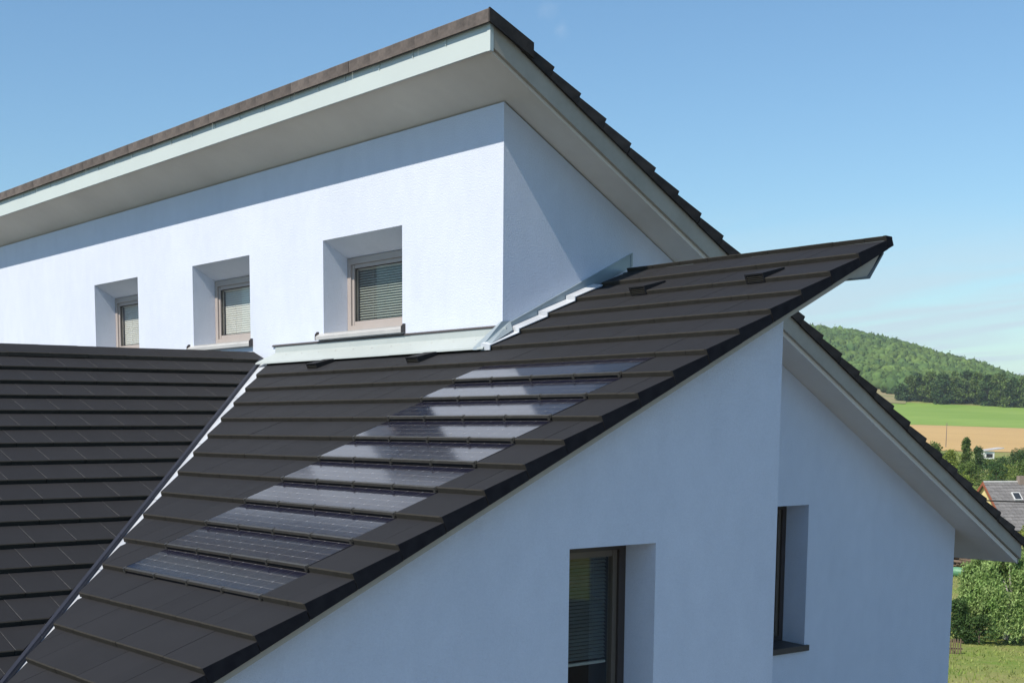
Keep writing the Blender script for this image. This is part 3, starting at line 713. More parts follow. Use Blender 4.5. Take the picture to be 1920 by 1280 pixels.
def mk_wing(w):
    # pale strip along one long side of wing tiles, painting the sky-lit edge
    if ('wing', w) not in _cache:
        b = tile_mb(w, gap=.003); T = .037; e = .0045; x0 = .0015
        b.poly([(x0, .004, .0004), (x0+e, .004, .0004), (x0+e, S, -T+.0006), (x0, S, -T+.0006)], 3)
        me = b.mesh('roof_tile'); [me.materials.append(m) for m in mats_t+[M_skyedge]]; _cache[('wing', w)] = me
    return _cache[('wing', w)]
M_skyedge = mat('sky_lit_tile_edge', (.17, .165, .155), .8, .2, noise=[(6, 0, 1, (1, 1, 1)), (50, 0, .4, (1, 1, 1))], col2=(.05, .05, .05))
valley_co = Vector((-3.80, 0, 0)); valley_no = Vector((1, 1.052, 0)).normalized()
for j in range(-1, 21):
    y = nose(j); z = ta*y
    s_ = S if j > -1 else (YT-Y0)/math.cos(A)
    if j == -1: continue
    odd = j % 2 == 1
    # verge pieces
    if odd:
        vw, tw = .19, .282
        place_tile(mk(vw, 1), frame(*EX, Vector((XS-vw, y, z))), sr, 'verge_tile')
        place_tile(mk(tw), frame(*EX, Vector((XS-vw-tw, y, z))), sr)
    else:
        place_tile(mk(.472, 1), frame(*EX, Vector((XS-.472, y, z))), sr, 'verge_tile')
    x = PVR
    if 6 <= j <= 15: x = PVL
    first_half = (not odd)
    while x > -4.4:
        w = W
        if first_half: w = W*.5; first_half = False
        x -= w
        if y >= 0 and x < -.02:
            if x+w > .06:
                place_tile(mk(w), frame(*EX, Vector((x, y, z))), sr, clip=(Vector((.10, 0, 0)), Vector((1, 0, 0))))
            break
        if x+w < XVAL(y)-.1: break
        clip = (valley_co, valley_no)
        if -.25 < y < 0 and x < .1: pass
        mw = frame(*EX, Vector((x, y, z)))
        place_tile(mk(w), mw, sr, clip=clip)
# top course up to the high edge
y = nose(0)+S*math.cos(A)*1.0; xs_list = []
x = XS; k = 0
tl = (YT-nose(-1))/math.cos(A)
def top_tile(w, side): return tile_mesh(('top', w, side), mats_t, w=w, s=tl+.004, T=.037, lap=.0, side=side, flange=.100)
widths = [.19, .282]+[W]*8
for i, w in enumerate(widths):
    x -= w
    if x < .0: break
    place_tile(top_tile(w, 1 if i == 0 else 0), frame(*EX, Vector((x, nose(-1), ta*nose(-1)+.0))), sr, 'verge_tile' if i == 0 else 'roof_tile')
# top course counts on slope from nose(-1); its upper end is closed by an edge strip
b = MB(); b.prism([(YT-.01, ta*(YT-.01)-.092), (YT+.012, ta*YT-.092), (YT+.012, ta*YT-.030), (YT-.01, ta*(YT-.01)-.034)], .05, XS, 'x'); b.build('high_edge_tile', M_side, sr)

# photovoltaic tiles: six tiles wide, ten courses
def pv_mb():
    w = PVR-PVL-.004; T = .036; lap = .05; b = MB(); x0, x1 = .002, .002+w; dr = T*(S+lap)/S
    ng = .020   # width of the nose rail
    zt = lambda s: -T*s/S
    b.hexa([(x0, ng, -T), (x1, ng, -T), (x1, S+lap, -dr-.01), (x0, S+lap, -dr-.01), (x0, ng, zt(ng)-.002), (x1, ng, zt(ng)-.002), (x1, S+lap, -dr), (x0, S+lap, -dr)], (2, 2, 2, 2, 2, 2))
    b.poly([(x0+.006, ng+.003, zt(ng)-.0005), (x1-.006, ng+.003, zt(ng)-.0005), (x1-.006, S-.004, zt(S)+.0010), (x0+.006, S-.004, zt(S)+.0010)], 0)
    b.hexa([(x0, 0, -T), (x1, 0, -T), (x1, ng-.001, -T), (x0, ng-.001, -T), (x0, .0, -.016), (x1, .0, -.016), (x1, ng-.001, -.016), (x0, ng-.001, -.016)], 2)
    b.hexa([(x0, -.004, -.016), (x1, -.004, -.016), (x1, ng, -.018), (x0, ng, -.018), (x0, -.001, .001), (x1, -.001, .001), (x1, ng, -.001), (x0, ng, -.001)], 1)
    b.box(x0, x0+.006, ng, S, -.030, -.0001, 2) if 0 else None
    for k in range(5):
        xc = x0+.02+(w-.04)*k/4
        b.hexa([(xc-.012, -.010, -.030), (xc+.012, -.010, -.030), (xc+.012, ng, -.030), (xc-.012, ng, -.030), (xc-.010, -.008, .004), (xc+.010, -.008, .004), (xc+.010, ng, .003), (xc-.010, ng, .003)], 1)
    return b
pb = pv_mb(); pme = pb.mesh('solar_tile'); [pme.materials.append(m) for m in (M_pv, M_pvrail, M_side)]
for j in range(6, 16):
    o = place_tile(pme, frame(*EX, Vector((PVL, nose(j), ta*nose(j)))), sr, 'solar_tile')

# vent tiles
def vent_mb():
    b = MB(); w, h, l = .158, .058, .22; wl_ = .011
    # hood: low tapering cap with an open, louvred front
    b.hexa([(0, .03, -.034), (w, .03, -.034), (w, l, -.034), (0, l, -.034), (0, .03, .012), (w, .03, .012), (w, l, -.018), (0, l, -.018)], (1, 0, 1, 1, 1, 1)) if 0 else None
    b.hexa([(0, 0, h-.010-.03), (w, 0, h-.010-.03), (w, l, -.030), (0, l, -.030), (0, 0, h-.03), (w, 0, h-.03), (w, l, -.018), (0, l, -.018)], (0, 0, 0, 0, 0, 0))
    for xa in (0, w-wl_): b.hexa([(xa, 0, -.036), (xa+wl_, 0, -.036), (xa+wl_, l, -.036), (xa, l, -.036), (xa, 0, h-.041), (xa+wl_, 0, h-.041), (xa+wl_, l, -.031), (xa, l, -.031)], 0)
    b.hexa([(wl_, 0, -.036), (w-wl_, 0, -.036), (w-wl_, .02, -.036), (wl_, .02, -.036), (wl_, 0, -.031), (w-wl_, 0, -.031), (w-wl_, .02, -.031), (wl_, .02, -.031)], 0)
    for k in range(4):
        z = -.025+k*.0130
        b.hexa([(wl_, .001, z), (w-wl_, .001, z), (w-wl_, .016, z+.006), (wl_, .016, z+.006), (wl_, .001, z+.003), (w-wl_, .001, z+.003), (w-wl_, .016, z+.009), (wl_, .016, z+.009)], 1)
    b.poly([(wl_, .04, -.03), (w-wl_, .04, -.03), (w-wl_, .04, .012), (wl_, .04, .012)], 2)
    return b
vb = vent_mb(); vme2 = vb.mesh('roof_vent'); [vme2.materials.append(m) for m in (M_tile, M_edge, M_side)]
for (x, j, dy) in ((.78, 1, -.012), (2.00, 1, -.012), (-.76, 5, .085), (-2.40, 5, .085)):
    yy = nose(j)+dy; mw = frame(*EX, Vector((x, yy, ta*yy+.012))) @ Matrix.Scale(1.12, 4)
    o = bpy.data.objects.new('roof_vent', vme2); COL.objects.link(o); o.parent = sr; o.matrix_basis = mw

# ---- left cross wing roof
def lz(x): return ZL-(x-XL0)*tcc
b = MB(); xr = -4.13
ylo = -9.0; xb_ = 2.6
pts = [(xr, ylo), (xb_, ylo), (xb_, (-4.034-xb_-.26)/1.078), (xr, (-4.034-xr-.26)/1.078)]
i = len(b.v)
for z in (-.13, -.060):
    for p in pts: b.v.append((p[0], p[1], lz(p[0])+z))
b.f += [(0, 1, 2, 3), (4, 5, 6, 7), (0, 1, 5, 4), (1, 2, 6, 5), (2, 3, 7, 6), (3, 0, 4, 7)]; b.m += [0]*6
b.poly([(xr, ylo, lz(xr)-.06), (xr, 0, lz(xr)-.06), (xr-4.5, 0, lz(xr)-.06-4.5*tcc), (xr-4.5, ylo, lz(xr)-.06-4.5*tcc)])
lr = b.build('wing_roof', M_deck, house); lr['label'] = 'darker tiled roof of the cross wing at lower left, meeting the front roof in a valley'
lco = Vector((-3.988-.0, 0, 0)); lno = -Vector((1, 1.068, 0)).normalized()
left_extra = []
M_edgeL = M_edge
cnt = 0
for m_ in range(0, 20):
    x = XL0+m_*S*math.cos(Cc); z = lz(x)
    yv = (-3.988-x)/1.068
    off = (-2.710 if m_ % 2 == 1 else -2.560)+.157
    # left frame limit along this course (with a margin of two tiles)
    ylim = -3.0-.105*m_-.62
    y = off-W*30
    while y < yv+.45:
        if y+W > ylim-.65 or 1:
            mw = frame(*EL, Vector((x, y, z)))
            if y+W < ylim: left_extra.append((mk_wing(W), mw))
            else:
                o = place_tile(mk_wing(W), mw, lr, clip=(lco, lno)); cnt += 1
        y += W
merge_tiles(left_extra, 'roof_tiles', lr, mats_t+[M_skyedge])
# ridge caps
def cap_mb(l):
    b = MB(); xa, xc = -3.878, -4.135; za = lz(xa)+.004; zc = lz(xc)+.0
    zc = .026; xd = -4.38
    prof = [(xa, za-.040), (xa, za-.006), (xa-.006, za), (xc, zc), (xd, zc-.10), (xd, zc-.13), (xc, zc-.032), (xa-.012, za-.040)]
    b.prism([(p[0], p[1]) for p in prof], 0, l-.003, 'y', [1, 1, 0, 0, 1, 1, 1, 1])
    return b
cb = cap_mb(.40); cme = cb.mesh('ridge_tile'); [cme.materials.append(m) for m in mats_t]
for k in range(0, 13):
    o = bpy.data.objects.new('ridge_tile', cme); COL.objects.link(o); o.parent = lr
    o.location = (random.uniform(-.003, .003), -.045-.40*(k+1), random.uniform(-.002, .002)+.0006*k)

# valley gutter: V of metal laid under both tile edges
b = MB(); n0 = -.055
y0_, y1_ = -.06, -5.45
pa, pb_ = (XVAL(y0_), y0_), (XVAL(y1_), y1_)
def zs_(x, y): return ta*y+n0
def lz_(x): return lz(x)+n0
for k in range(6):
    t0, t1 = k/6, (k+1)/6-.0008
    A0 = (pa[0]+(pb_[0]-pa[0])*t0, pa[1]+(pb_[1]-pa[1])*t0); A1 = (pa[0]+(pb_[0]-pa[0])*t1, pa[1]+(pb_[1]-pa[1])*t1)
    zz = .0012*(5-k)
    b.poly([(A0[0], A0[1], ta*A0[1]+n0+zz), (A1[0], A1[1], ta*A1[1]+n0+zz), (A1[0]+.245, A1[1], ta*A1[1]+n0+zz), (A0[0]+.245, A0[1], ta*A0[1]+n0+zz)])
    b.poly([(A0[0], A0[1], ta*A0[1]+n0+zz), (A1[0], A1[1], ta*A1[1]+n0+zz), (A1[0]-.2, A1[1], ta*A1[1]+n0+zz+.2*tcc), (A0[0]-.2, A0[1], ta*A0[1]+n0+zz+.2*tcc)])
vg = b.build('valley_gutter', M_valley, house, fix=False)
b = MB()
for k in range(5):   # dark slate-blue folded strip, added beside the cut tiles of the wing
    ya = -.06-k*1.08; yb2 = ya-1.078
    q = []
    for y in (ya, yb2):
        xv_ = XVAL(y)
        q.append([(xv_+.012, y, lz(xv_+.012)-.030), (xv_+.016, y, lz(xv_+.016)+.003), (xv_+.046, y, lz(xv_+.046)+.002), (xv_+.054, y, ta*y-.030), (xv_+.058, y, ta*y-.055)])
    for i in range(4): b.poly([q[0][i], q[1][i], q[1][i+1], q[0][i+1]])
b.build('added_valley_strip', mat('slate_blue_strip', (.040, .044, .060), .7, .3, metal=.0, noise=[(3, 0, 1, (1, 1, 1))], col2=(.028, .031, .044)), vg, fix=False)

# ---- flashings
b = MB()
# front apron: upstand, foot sloping over the first course, turned-down edge; laid in two lengths
for (xa, xb2, lift) in ((-3.74, -1.30, .0), (-1.305, .055, .0015)):
    zt = lambda y: ta*y+.006+lift
    b.prism([(-.003, .060+lift), (-.010-lift, .060+lift), (-.014-lift, zt(-.014)), (-.250, zt(-.250)), (-.256, zt(-.256)-.014), (-.252, zt(-.252)-.016), (-.247, zt(-.247)-.004), (-.003, zt(-.010)-.004)], xa, xb2, 'x')
fa = b.build('front_flashing', M_flash, house); fa['label'] = 'pale metal apron flashing at the foot of the upper wall'
b = MB(); b.prism([(-.002, .066), (-.018, .062), (-.018, .070), (-.006, .082), (-.002, .082)], -3.80, .0, 'x'); b.build('drip_profile', M_dsill, fa)
sb_ = MB()
for k in range(6): sb_.v.append((math.cos(k*math.pi/3)*.008, math.sin(k*math.pi/3)*.008, 0))
for k in range(6): sb_.v.append((math.cos(k*math.pi/3)*.006, math.sin(k*math.pi/3)*.006, .004))
sb_.f += [(0, 1, 7, 6), (1, 2, 8, 7), (2, 3, 9, 8), (3, 4, 10, 9), (4, 5, 11, 10), (5, 0, 6, 11), (6, 7, 8, 9, 10, 11)]; sb_.m += [0]*7
sme = sb_.mesh('screw'); sme.materials.append(M_sill)
for k in range(11):
    o = bpy.data.objects.new('screw', sme); COL.objects.link(o); o.parent = fa
    y = -.085; o.location = (-.25-k*.315, y, ta*y+.0075); o.rotation_euler = (A, 0, 0)
# side flashing on the gable wall
b = MB(); y0_, y1_ = .06, 1.486
b.prism([(y0_, ta*y0_-.02), (y1_, ta*y1_-.045), (y1_, ta*y1_+.076), (y0_, ta*y0_+.070)], .002, .006, 'x')
b.prism([(y0_, ta*y0_+.064), (y1_, ta*y1_+.070), (y1_, ta*y1_+.080), (y0_, ta*y0_+.074)], .002, .016, 'x')
b.prism([(y1_-.014, ta*y1_-.04), (y1_+.004, ta*y1_-.04), (y1_+.004, ta*y1_+.08), (y1_-.014, ta*y1_+.072)], .002, .014, 'x')
sf = b.build('side_flashing', M_zinc, house); sf['label'] = 'grey metal upstand stepping up along the gable wall'
# folded soaker steps lying on the tile ends
stepm = None
for j in range(1, 5):
    y = nose(j); b = MB(); ya, yb2 = y-.006, y+.318
    zf = lambda yy: ta*yy+.012-.036*(yy-y)/(.313)
    b.hexa([(.010, ya, zf(ya)-.004), (.128, ya, zf(ya)-.004), (.128, yb2-.012, zf(yb2)-.004), (.010, yb2-.012, zf(yb2)-.004), (.010, ya, zf(ya)+.020), (.128, ya, zf(ya)+.002), (.128, yb2-.012, zf(yb2)+.002), (.010, yb2-.012, zf(yb2)+.020)], 0)
    b.hexa([(.010, ya-.012, zf(ya)-.042), (.128, ya-.012, zf(ya)-.042), (.128, ya-.001, zf(ya)-.042), (.010, ya-.001, zf(ya)-.042), (.010, ya-.012, zf(ya)+.019), (.128, ya-.012, zf(ya)+.001), (.128, ya-.001, zf(ya)+.001), (.010, ya-.001, zf(ya)+.019)], 0)
    b.build('flashing_step', M_valley, sf)
# flared corner piece where side flashing meets the apron
b = MB()
b.poly([(-.022, -.016, .105), (.010, -.016, .112), (.030, -.232, ta*-.232+.018), (-.070, -.258, ta*-.258+.012)])
b.poly([(.010, -.016, .112), (.010, .075, .118), (.075, .050, ta*.05+.016), (.118, -.225, ta*-.225+.014), (.030, -.232, ta*-.232+.018)])
b.poly([(-.022, -.016, .105), (-.022, -.004, .112), (.010, .0, .118), (.010, -.016, .112)])
b.poly([(-.070, -.258, ta*-.258+.012), (.030, -.232, ta*-.232+.018), (.118, -.225, ta*-.225+.014), (.118, -.235, ta*-.235-.022), (-.070, -.264, ta*-.264-.006)])
b.build('corner_flashing', M_zinc, sf, fix=False)

# ------------------------------------------------------------------ things in the landscape
def W_(D, L, dz=0): return wp(D, L, dz)
LX, LY = L_, G
# neighbour house
nb_base = wp(141, 8.0, 0)
nb = root('neighbour_house', 'cream yellow house with weathered grey roof and red-brown verge, beyond the eave at right', 'house', nb_base)
th = math.radians(25); r_ = L_*math.cos(th)+G*math.sin(th); q_ = L_*math.sin(th)-G*math.cos(th)   # ridge direction, downslope direction
RP = C0+G*140+L_*5.0; RP.z = -6.36
M_nroof = mat('old_fibre_slates', (.23, .22, .215), .9, .2, noise=[(1.2, 0, .7, (1, 1, 1)), (7, 0, .5, (1, 1, 1))], col2=(.14, .135, .13), bump=[(9, .6, .03)])
object_var(M_nroof, .88, 1.12)
M_nwall = mat('yellow_render', (.78, .62, .30), .9, .2, noise=[(1, 0, 1, (1, 1, 1))], col2=(.70, .55, .27))
M_nverge = mat('red_brown_paint', (.32, .10, .05), .7, .3, noise=[(3, 0, 1, (1, 1, 1))], col2=(.25, .08, .045))
run, drop, length = 4.9, 4.1, 9.5
def npnt(u, w, z): v = RP+r_*u+q_*w; return (v.x, v.y, RP.z+z)
b = MB(); s1 = 1 
b.hexa([npnt(0, 0, -.12), npnt(length, 0, -.12), npnt(length, run, -drop-.12), npnt(0, run, -drop-.12), npnt(0, 0, 0), npnt(length, 0, 0), npnt(length, run, -drop), npnt(0, run, -drop)])
b.hexa([npnt(0, 0, -.12), npnt(length, 0, -.12), npnt(length, -run, -drop-.12), npnt(0, -run, -drop-.12), npnt(0, 0, 0.001), npnt(length, 0, 0.001), npnt(length, -run, -drop), npnt(0, -run, -drop)])
nr = b.build('roof', M_nroof, nb)
sl_len = math.hypot(run, drop); rows = 15; cols = 15
b = MB(); p0, p1 = .0, length/cols
slate = None
for rr in range(rows):
    t0, t1 = rr/rows, (rr+1.12)/rows
    for c in range(cols):
        u0 = c*p1+(p1/2 if rr % 2 else 0)-(0 if 1 else 0)
        u1 = min(u0+p1-.02, length)
        if c == cols-1 and rr % 2: u1 = length
        if slate is None:
            e0, e1 = Vector(npnt(0, 0, 0)), None
            dsl = (Vector(npnt(0, run, -drop))-Vector(npnt(0, 0, 0))); ll_ = dsl/rows*1.12
            bb = MB(); n_ = r_.cross(dsl).normalized(); n_ = n_ if n_.z > 0 else -n_
            o0 = [Vector((0, 0, 0)), r_*(p1-.02), r_*(p1-.02)+ll_, ll_]
            bb.hexa([tuple(o0[0]+n_*.004), tuple(o0[1]+n_*.004), tuple(o0[2]+n_*.03), tuple(o0[3]+n_*.03), tuple(o0[0]+n_*.016), tuple(o0[1]+n_*.016), tuple(o0[2]+n_*.045), tuple(o0[3]+n_*.045)])
            slate = bb.mesh('roof_slate'); slate.materials.append(M_nroof)
        if c == cols-1 and rr % 2: continue
        o = bpy.data.objects.new('roof_slate', slate); COL.objects.link(o); o.parent = nr; o.location = Vector(npnt(u0, run*t0, -drop*t0))
b = MB()
gz = -drop-.1
for u in (.25, length-.25):
    b.poly([npnt(u, 0, -.14), npnt(u, run-.35, -drop*(run-.35)/run-.14), npnt(u, run-.35, -9), npnt(u, -run+.35, -9), npnt(u, -run+.35, -drop*(run-.35)/run-.14)])
for w in (run-.36, -run+.36): b.poly([npnt(.25, w, -drop+.1), npnt(length-.25, w, -drop+.1), npnt(length-.25, w, -9), npnt(.25, w, -9)])
b.build('wall', M_nwall, nb, fix=False)
b = MB()
for sgn in (1, -1):
    b.hexa([npnt(-.03, 0, -.30), npnt(-.07, 0, -.30), npnt(-.07, sgn*run, -drop-.30), npnt(-.03, sgn*run, -drop-.30), npnt(-.03, 0, .03), npnt(-.07, 0, .03), npnt(-.07, sgn*run, -drop+.03), npnt(-.03, sgn*run, -drop+.03)])
b.build('verge_board', M_nverge, nb)
b = MB()
for k in range(2):
    pass
def on_roof(u, t, h): 
    n_ = Vector((0, 0, 1)); p = Vector(npnt(u, run*t, -drop*t)); return p
n_ = r_.cross(Vector(npnt(0, run, -drop))-Vector(npnt(0, 0, 0))).normalized(); n_ = n_ if n_.z > 0 else -n_
def rbox(u0, u1, t0, t1, h0, h1, b, mi=0):
    b.hexa([tuple(Vector(npnt(u, run*t, -drop*t))+n_*h) for h in (h0, h1) for (u, t) in ((u0, t0), (u1, t0), (u1, t1), (u0, t1))], mi)
b = MB(); rbox(2.05, 2.85, .24, .40, .04, .13, b); sk = b.build('skylight', mat('skylight_frame', (.62, .62, .60), .6, .4, noise=[(4, 0, 1, (1, 1, 1))]), nb)
b = MB(); rbox(2.15, 2.75, .255, .385, .131, .137, b); b.build('pane', mat('skylight_glass', (.04, .045, .05), .1, .6, noise=[(4, 0, 1, (1, 1, 1))]), sk)
b = MB()
c0 = Vector(npnt(3.55, .1, -.3)); u_, w_ = r_*.28, q_*.28
b.hexa([tuple(c0-u_-w_), tuple(c0+u_-w_), tuple(c0+u_+w_), tuple(c0-u_+w_), tuple(c0-u_-w_+Vector((0, 0, .85))), tuple(c0+u_-w_+Vector((0, 0, .85))), tuple(c0+u_+w_+Vector((0, 0, .85))), tuple(c0-u_+w_+Vector((0, 0, .85)))])
b.build('chimney', mat('chimney_brick', (.30, .24, .20), .9, .2, noise=[(5, 0, 1, (1, 1, 1))]), nb)
b = MB(); rbox(0, length, -.012, .018, .02, .07, b); b.build('ridge_capping', mat('ridge_cap_pale', (.42, .42, .40), .9, .2, noise=[(3, 0, 1, (1, 1, 1))]), nb)

# small white building by the lane
sp = wp(292, 10.4, 0)
sh = root('white_hut', 'small white hut with pale flat roof between the distant bushes', 'hut', sp)
M_white = mat('white_paint', (.78, .78, .76), .8, .2, noise=[(1, 0, 1, (1, 1, 1))], col2=(.66, .66, .64)); M_dk = mat('dark_opening', (.03, .03, .035), .6, .3, noise=[(1, 0, 1, (1, 1, 1))])
hr = (L_*math.cos(.35)+G*math.sin(.35)); hq = (G*math.cos(.35)-L_*math.sin(.35)); hz = -8.35
def hp(u, w, z): v = sp+hr*u+hq*w; return (v.x, v.y, hz+z)
b = MB(); b.hexa([hp(0, 0, -.6), hp(1.9, 0, -.6), hp(1.9, 3, -.6), hp(0, 3, -.6), hp(0, 0, 1.7), hp(1.9, 0, 1.7), hp(1.9, 3, 1.7), hp(0, 3, 1.7)]); hw = b.build('wall', M_white, sh)
b = MB(); b.hexa([hp(-.15, -.3, 1.72), hp(3.6, -.3, 2.25), hp(3.6, 3.2, 2.25), hp(-.15, 3.2, 1.72), hp(-.15, -.3, 1.9), hp(3.6, -.3, 2.45), hp(3.6, 3.2, 2.45), hp(-.15, 3.2, 1.9)]); b.build('roof', mat('hut_roof', (.52, .50, .48), .8, .2, noise=[(1, 0, 1, (1, 1, 1))]), sh)
b = MB(); b.hexa([hp(.35, -.03, .55), hp(1.55, -.03, .55), hp(1.55, -.005, .55), hp(.35, -.005, .55), hp(.35, -.03, 1.25), hp(1.55, -.03, 1.25), hp(1.55, -.005, 1.25), hp(.35, -.005, 1.25)]); b.build('window', M_dk, sh)

# utility pole in the stubble field
pb0 = wp(342, 3.95); pole = root('utility_pole', 'thin grey pole standing at the near edge of the stubble field', 'pole', pb0)
b = MB()
for k in range(8): b.v.append((pb0.x+math.cos(k*math.pi/4)*.10, pb0.y+math.sin(k*math.pi/4)*.10, pb0.z-.2))
for k in range(8): b.v.append((pb0.x+math.cos(k*math.pi/4)*.06, pb0.y+math.sin(k*math.pi/4)*.06, -1.25))
for k in range(8): b.f.append((k, (k+1) % 8, 8+(k+1) % 8, 8+k)); b.m.append(0)
b.f.append(tuple(range(8, 16))); b.m.append(0)
b.build('shaft', mat('pole_wood', (.22, .19, .16), .9, .1, noise=[(3, 0, 1, (1, 1, .1))]), pole)
b = MB(); b.box(pb0.x-.35, pb0.x+.35, pb0.y-.03, pb0.y+.03, -1.75, -1.68); b.build('crossarm', bpy.data.materials['pole_wood'], pole)

# overhead cable
ca, cb_ = C0+G*70-L_*3.0, C0+G*70+L_*9.0
cv = bpy.data.curves.new('cable', 'CURVE'); cv.dimensions = '3D'; cv.bevel_depth = .032; cv.bevel_resolution = 2
spl = cv.splines.new('POLY'); spl.points.add(12)
for k in range(13):
    t = k/12; p = ca.lerp(cb_, t); z = -4.22-.30*t-.30*4*t*(1-t)*.5; spl.points[k].co = (p.x, p.y, z+.12, 1)
cab = bpy.data.objects.new('overhead_cable', cv); COL.objects.link(cab); cv.materials.append(mat('cable_black', (.015, .015, .015), .6, .3, noise=[(5, 0, 1, (1, 1, 1))]))
dg = bpy.context.evaluated_depsgraph_get(); me = bpy.data.meshes.new_from_object(cab.evaluated_get(dg)); bpy.data.objects.remove(cab)
cab = newobj('overhead_cable', me); tag(cab, 'black cable stretched across in front of the grey roofed house', 'cable')

# ---- trees of the wood edge, one by one
rs = np.random.default_rng(11); k = 0; l = -19.0
edge_lbl = ['rounded dark tree', 'tall dark tree', 'broad mid-green tree', 'lighter green tree', 'narrow dark tree', 'bushy mid-green tree', 'dense dark oak-like tree', 'pale green tree', 'wide dark tree', 'low rounded tree']
pos_lbl = ['first', 'second', 'third', 'fourth', 'fifth', 'sixth', 'seventh', 'eighth', 'ninth', 'tenth', 'eleventh', 'twelfth', 'thirteenth', 'fourteenth']
while l < 62:
    w = rs.uniform(7.5, 11.5); h = rs.uniform(15.5, 20)*(.55 if k == 0 else .85 if k == 1 else 1)
    lm_ = [M_leafC, M_leafA, M_leafC, M_leafA][k % 4] if k != 5 else M_leafA
    make_tree('broadleaf_tree', f'{edge_lbl[k % 10]}, {pos_lbl[min(k, 13)]} from the left along the wood edge behind the green field', 'tree', wp(824+rs.uniform(-5, 7), l+w/2, -.2), h, w*1.15, .8, 2300, lm_, 40+k, group='trees along the wood edge', lobes=22, low=.0, trunk_r=.12)
    l += w*.6; k += 1

# ---- bushes and trees in the valley
VT = [ # D, L, top z, width, leaf material, leaf, n, conic, label
 (215, .9, -3.7, 2.9, M_leafA, .20, 1900, .1, 'bushy green tree just beyond the roof edge, left of the pointed tree'),
 (228, 5.5, -3.0, 2.8, M_leafA, .20, 2400, .55, 'pointed green tree rising in front of the stubble field'),
 (224, 3.3, -5.0, 2.8, M_leafB, .18, 1200, .2, 'small yellow-green bush between the two trees below the stubble field'),
 (232, 7.3, -4.6, 2.6, M_leafC, .19, 1300, .3, 'dark green bush directly right of the pointed tree'),
 (262, 15.2, -6.1, 4.6, M_leafC, .22, 1500, .1, 'dark rounded hedge bush right of the white hut'),
 (268, 18.6, -5.9, 4.0, M_leafA, .22, 1300, .1, 'green hedge bush at the right border above the grey roofed house'),
 (196, 5.2, -6.3, 3.4, M_leafA, .18, 1500, .0, 'low green shrub below the pointed tree'),
 (190, 8.2, -6.0, 3.6, M_leafC, .18, 1500, .0, 'wide dark shrub just above the grey roof ridge'),
 (186, 11.2, -5.6, 3.8, M_leafA, .18, 1500, .0, 'mid-green shrub above the chimney'),
 (180, 3.9, -7.1, 2.8, M_leafB, .16, 1100, .0, 'pale green shrub left of the yellow gable'),
 (205, 9.6, -6.9, 3.4, M_leafB, .18, 1200, .0, 'light green shrub below the white hut'),
 (212, 13.0, -6.4, 3.8, M_leafA, .2, 1300, .0, 'green shrub below the dark hedge at right'),
 (172, 6.2, -7.4, 3.0, M_leafA, .16, 1200, .0, 'green shrub touching the ridge of the grey roof'),
 (250, 9.0, -7.3, 3.2, M_leafA, .2, 900, .0, 'small bush beside the white hut on its left'),
 (200, 1.9, -6.6, 2.8, M_leafC, .17, 1300, .0, 'dark low shrub close against the roof edge below the bushy tree'),
 (238, 11.0, -6.9, 3.4, M_leafC, .18, 1300, .0, 'dark shrub in the slope directly below the white hut roof'),
 (222, 15.6, -6.6, 4.2, M_leafB, .2, 1400, .0, 'pale shrub at the right border above the chimney'),
 (168, 9.2, -7.3, 3.2, M_leafC, .16, 1400, .0, 'dark green shrub rising just behind the chimney'),
 (244, 3.0, -5.9, 2.6, M_leafC, .18, 1100, .2, 'small dark bush at the lower edge of the stubble field beside the roof edge'),
]
for i, (D, L, zt, w, lm_, lf, n, con, lab) in enumerate(VT):
    bz = float(tz(D, L)); h = zt-bz
    if h < 1.0: bz = zt-2.2; h = 2.2
    p = C0+G*D+L_*L
    make_tree('bush' if h < 3.2 else 'valley_tree', lab, 'bush' if h < 3.2 else 'tree', Vector((p.x, p.y, bz)), h, w*1.12, lf*.95, int(n*1.7), lm_, 70+i, lobes=28, low=.03, conic=con, trunk_r=.08)
# yellow-green tree at the right border
p = C0+G*95+L_*7.15; make_tree('bright_tree', 'bright yellow-green tree at the right border in front of the grey roof', 'tree', Vector((p.x, p.y, float(tz(95, 7.1)))), 6.9, 3.2, .13, 5200, M_leafB, 91, lobes=20, low=.1)
p = C0+G*112+L_*8.4; make_tree('bright_tree', 'green tree partly hidden behind the yellow-green one at the right border', 'tree', Vector((p.x, p.y, float(tz(112, 8.4)))), 6.3, 3.4, .14, 3500, M_leafA, 92, lobes=16, low=.1)

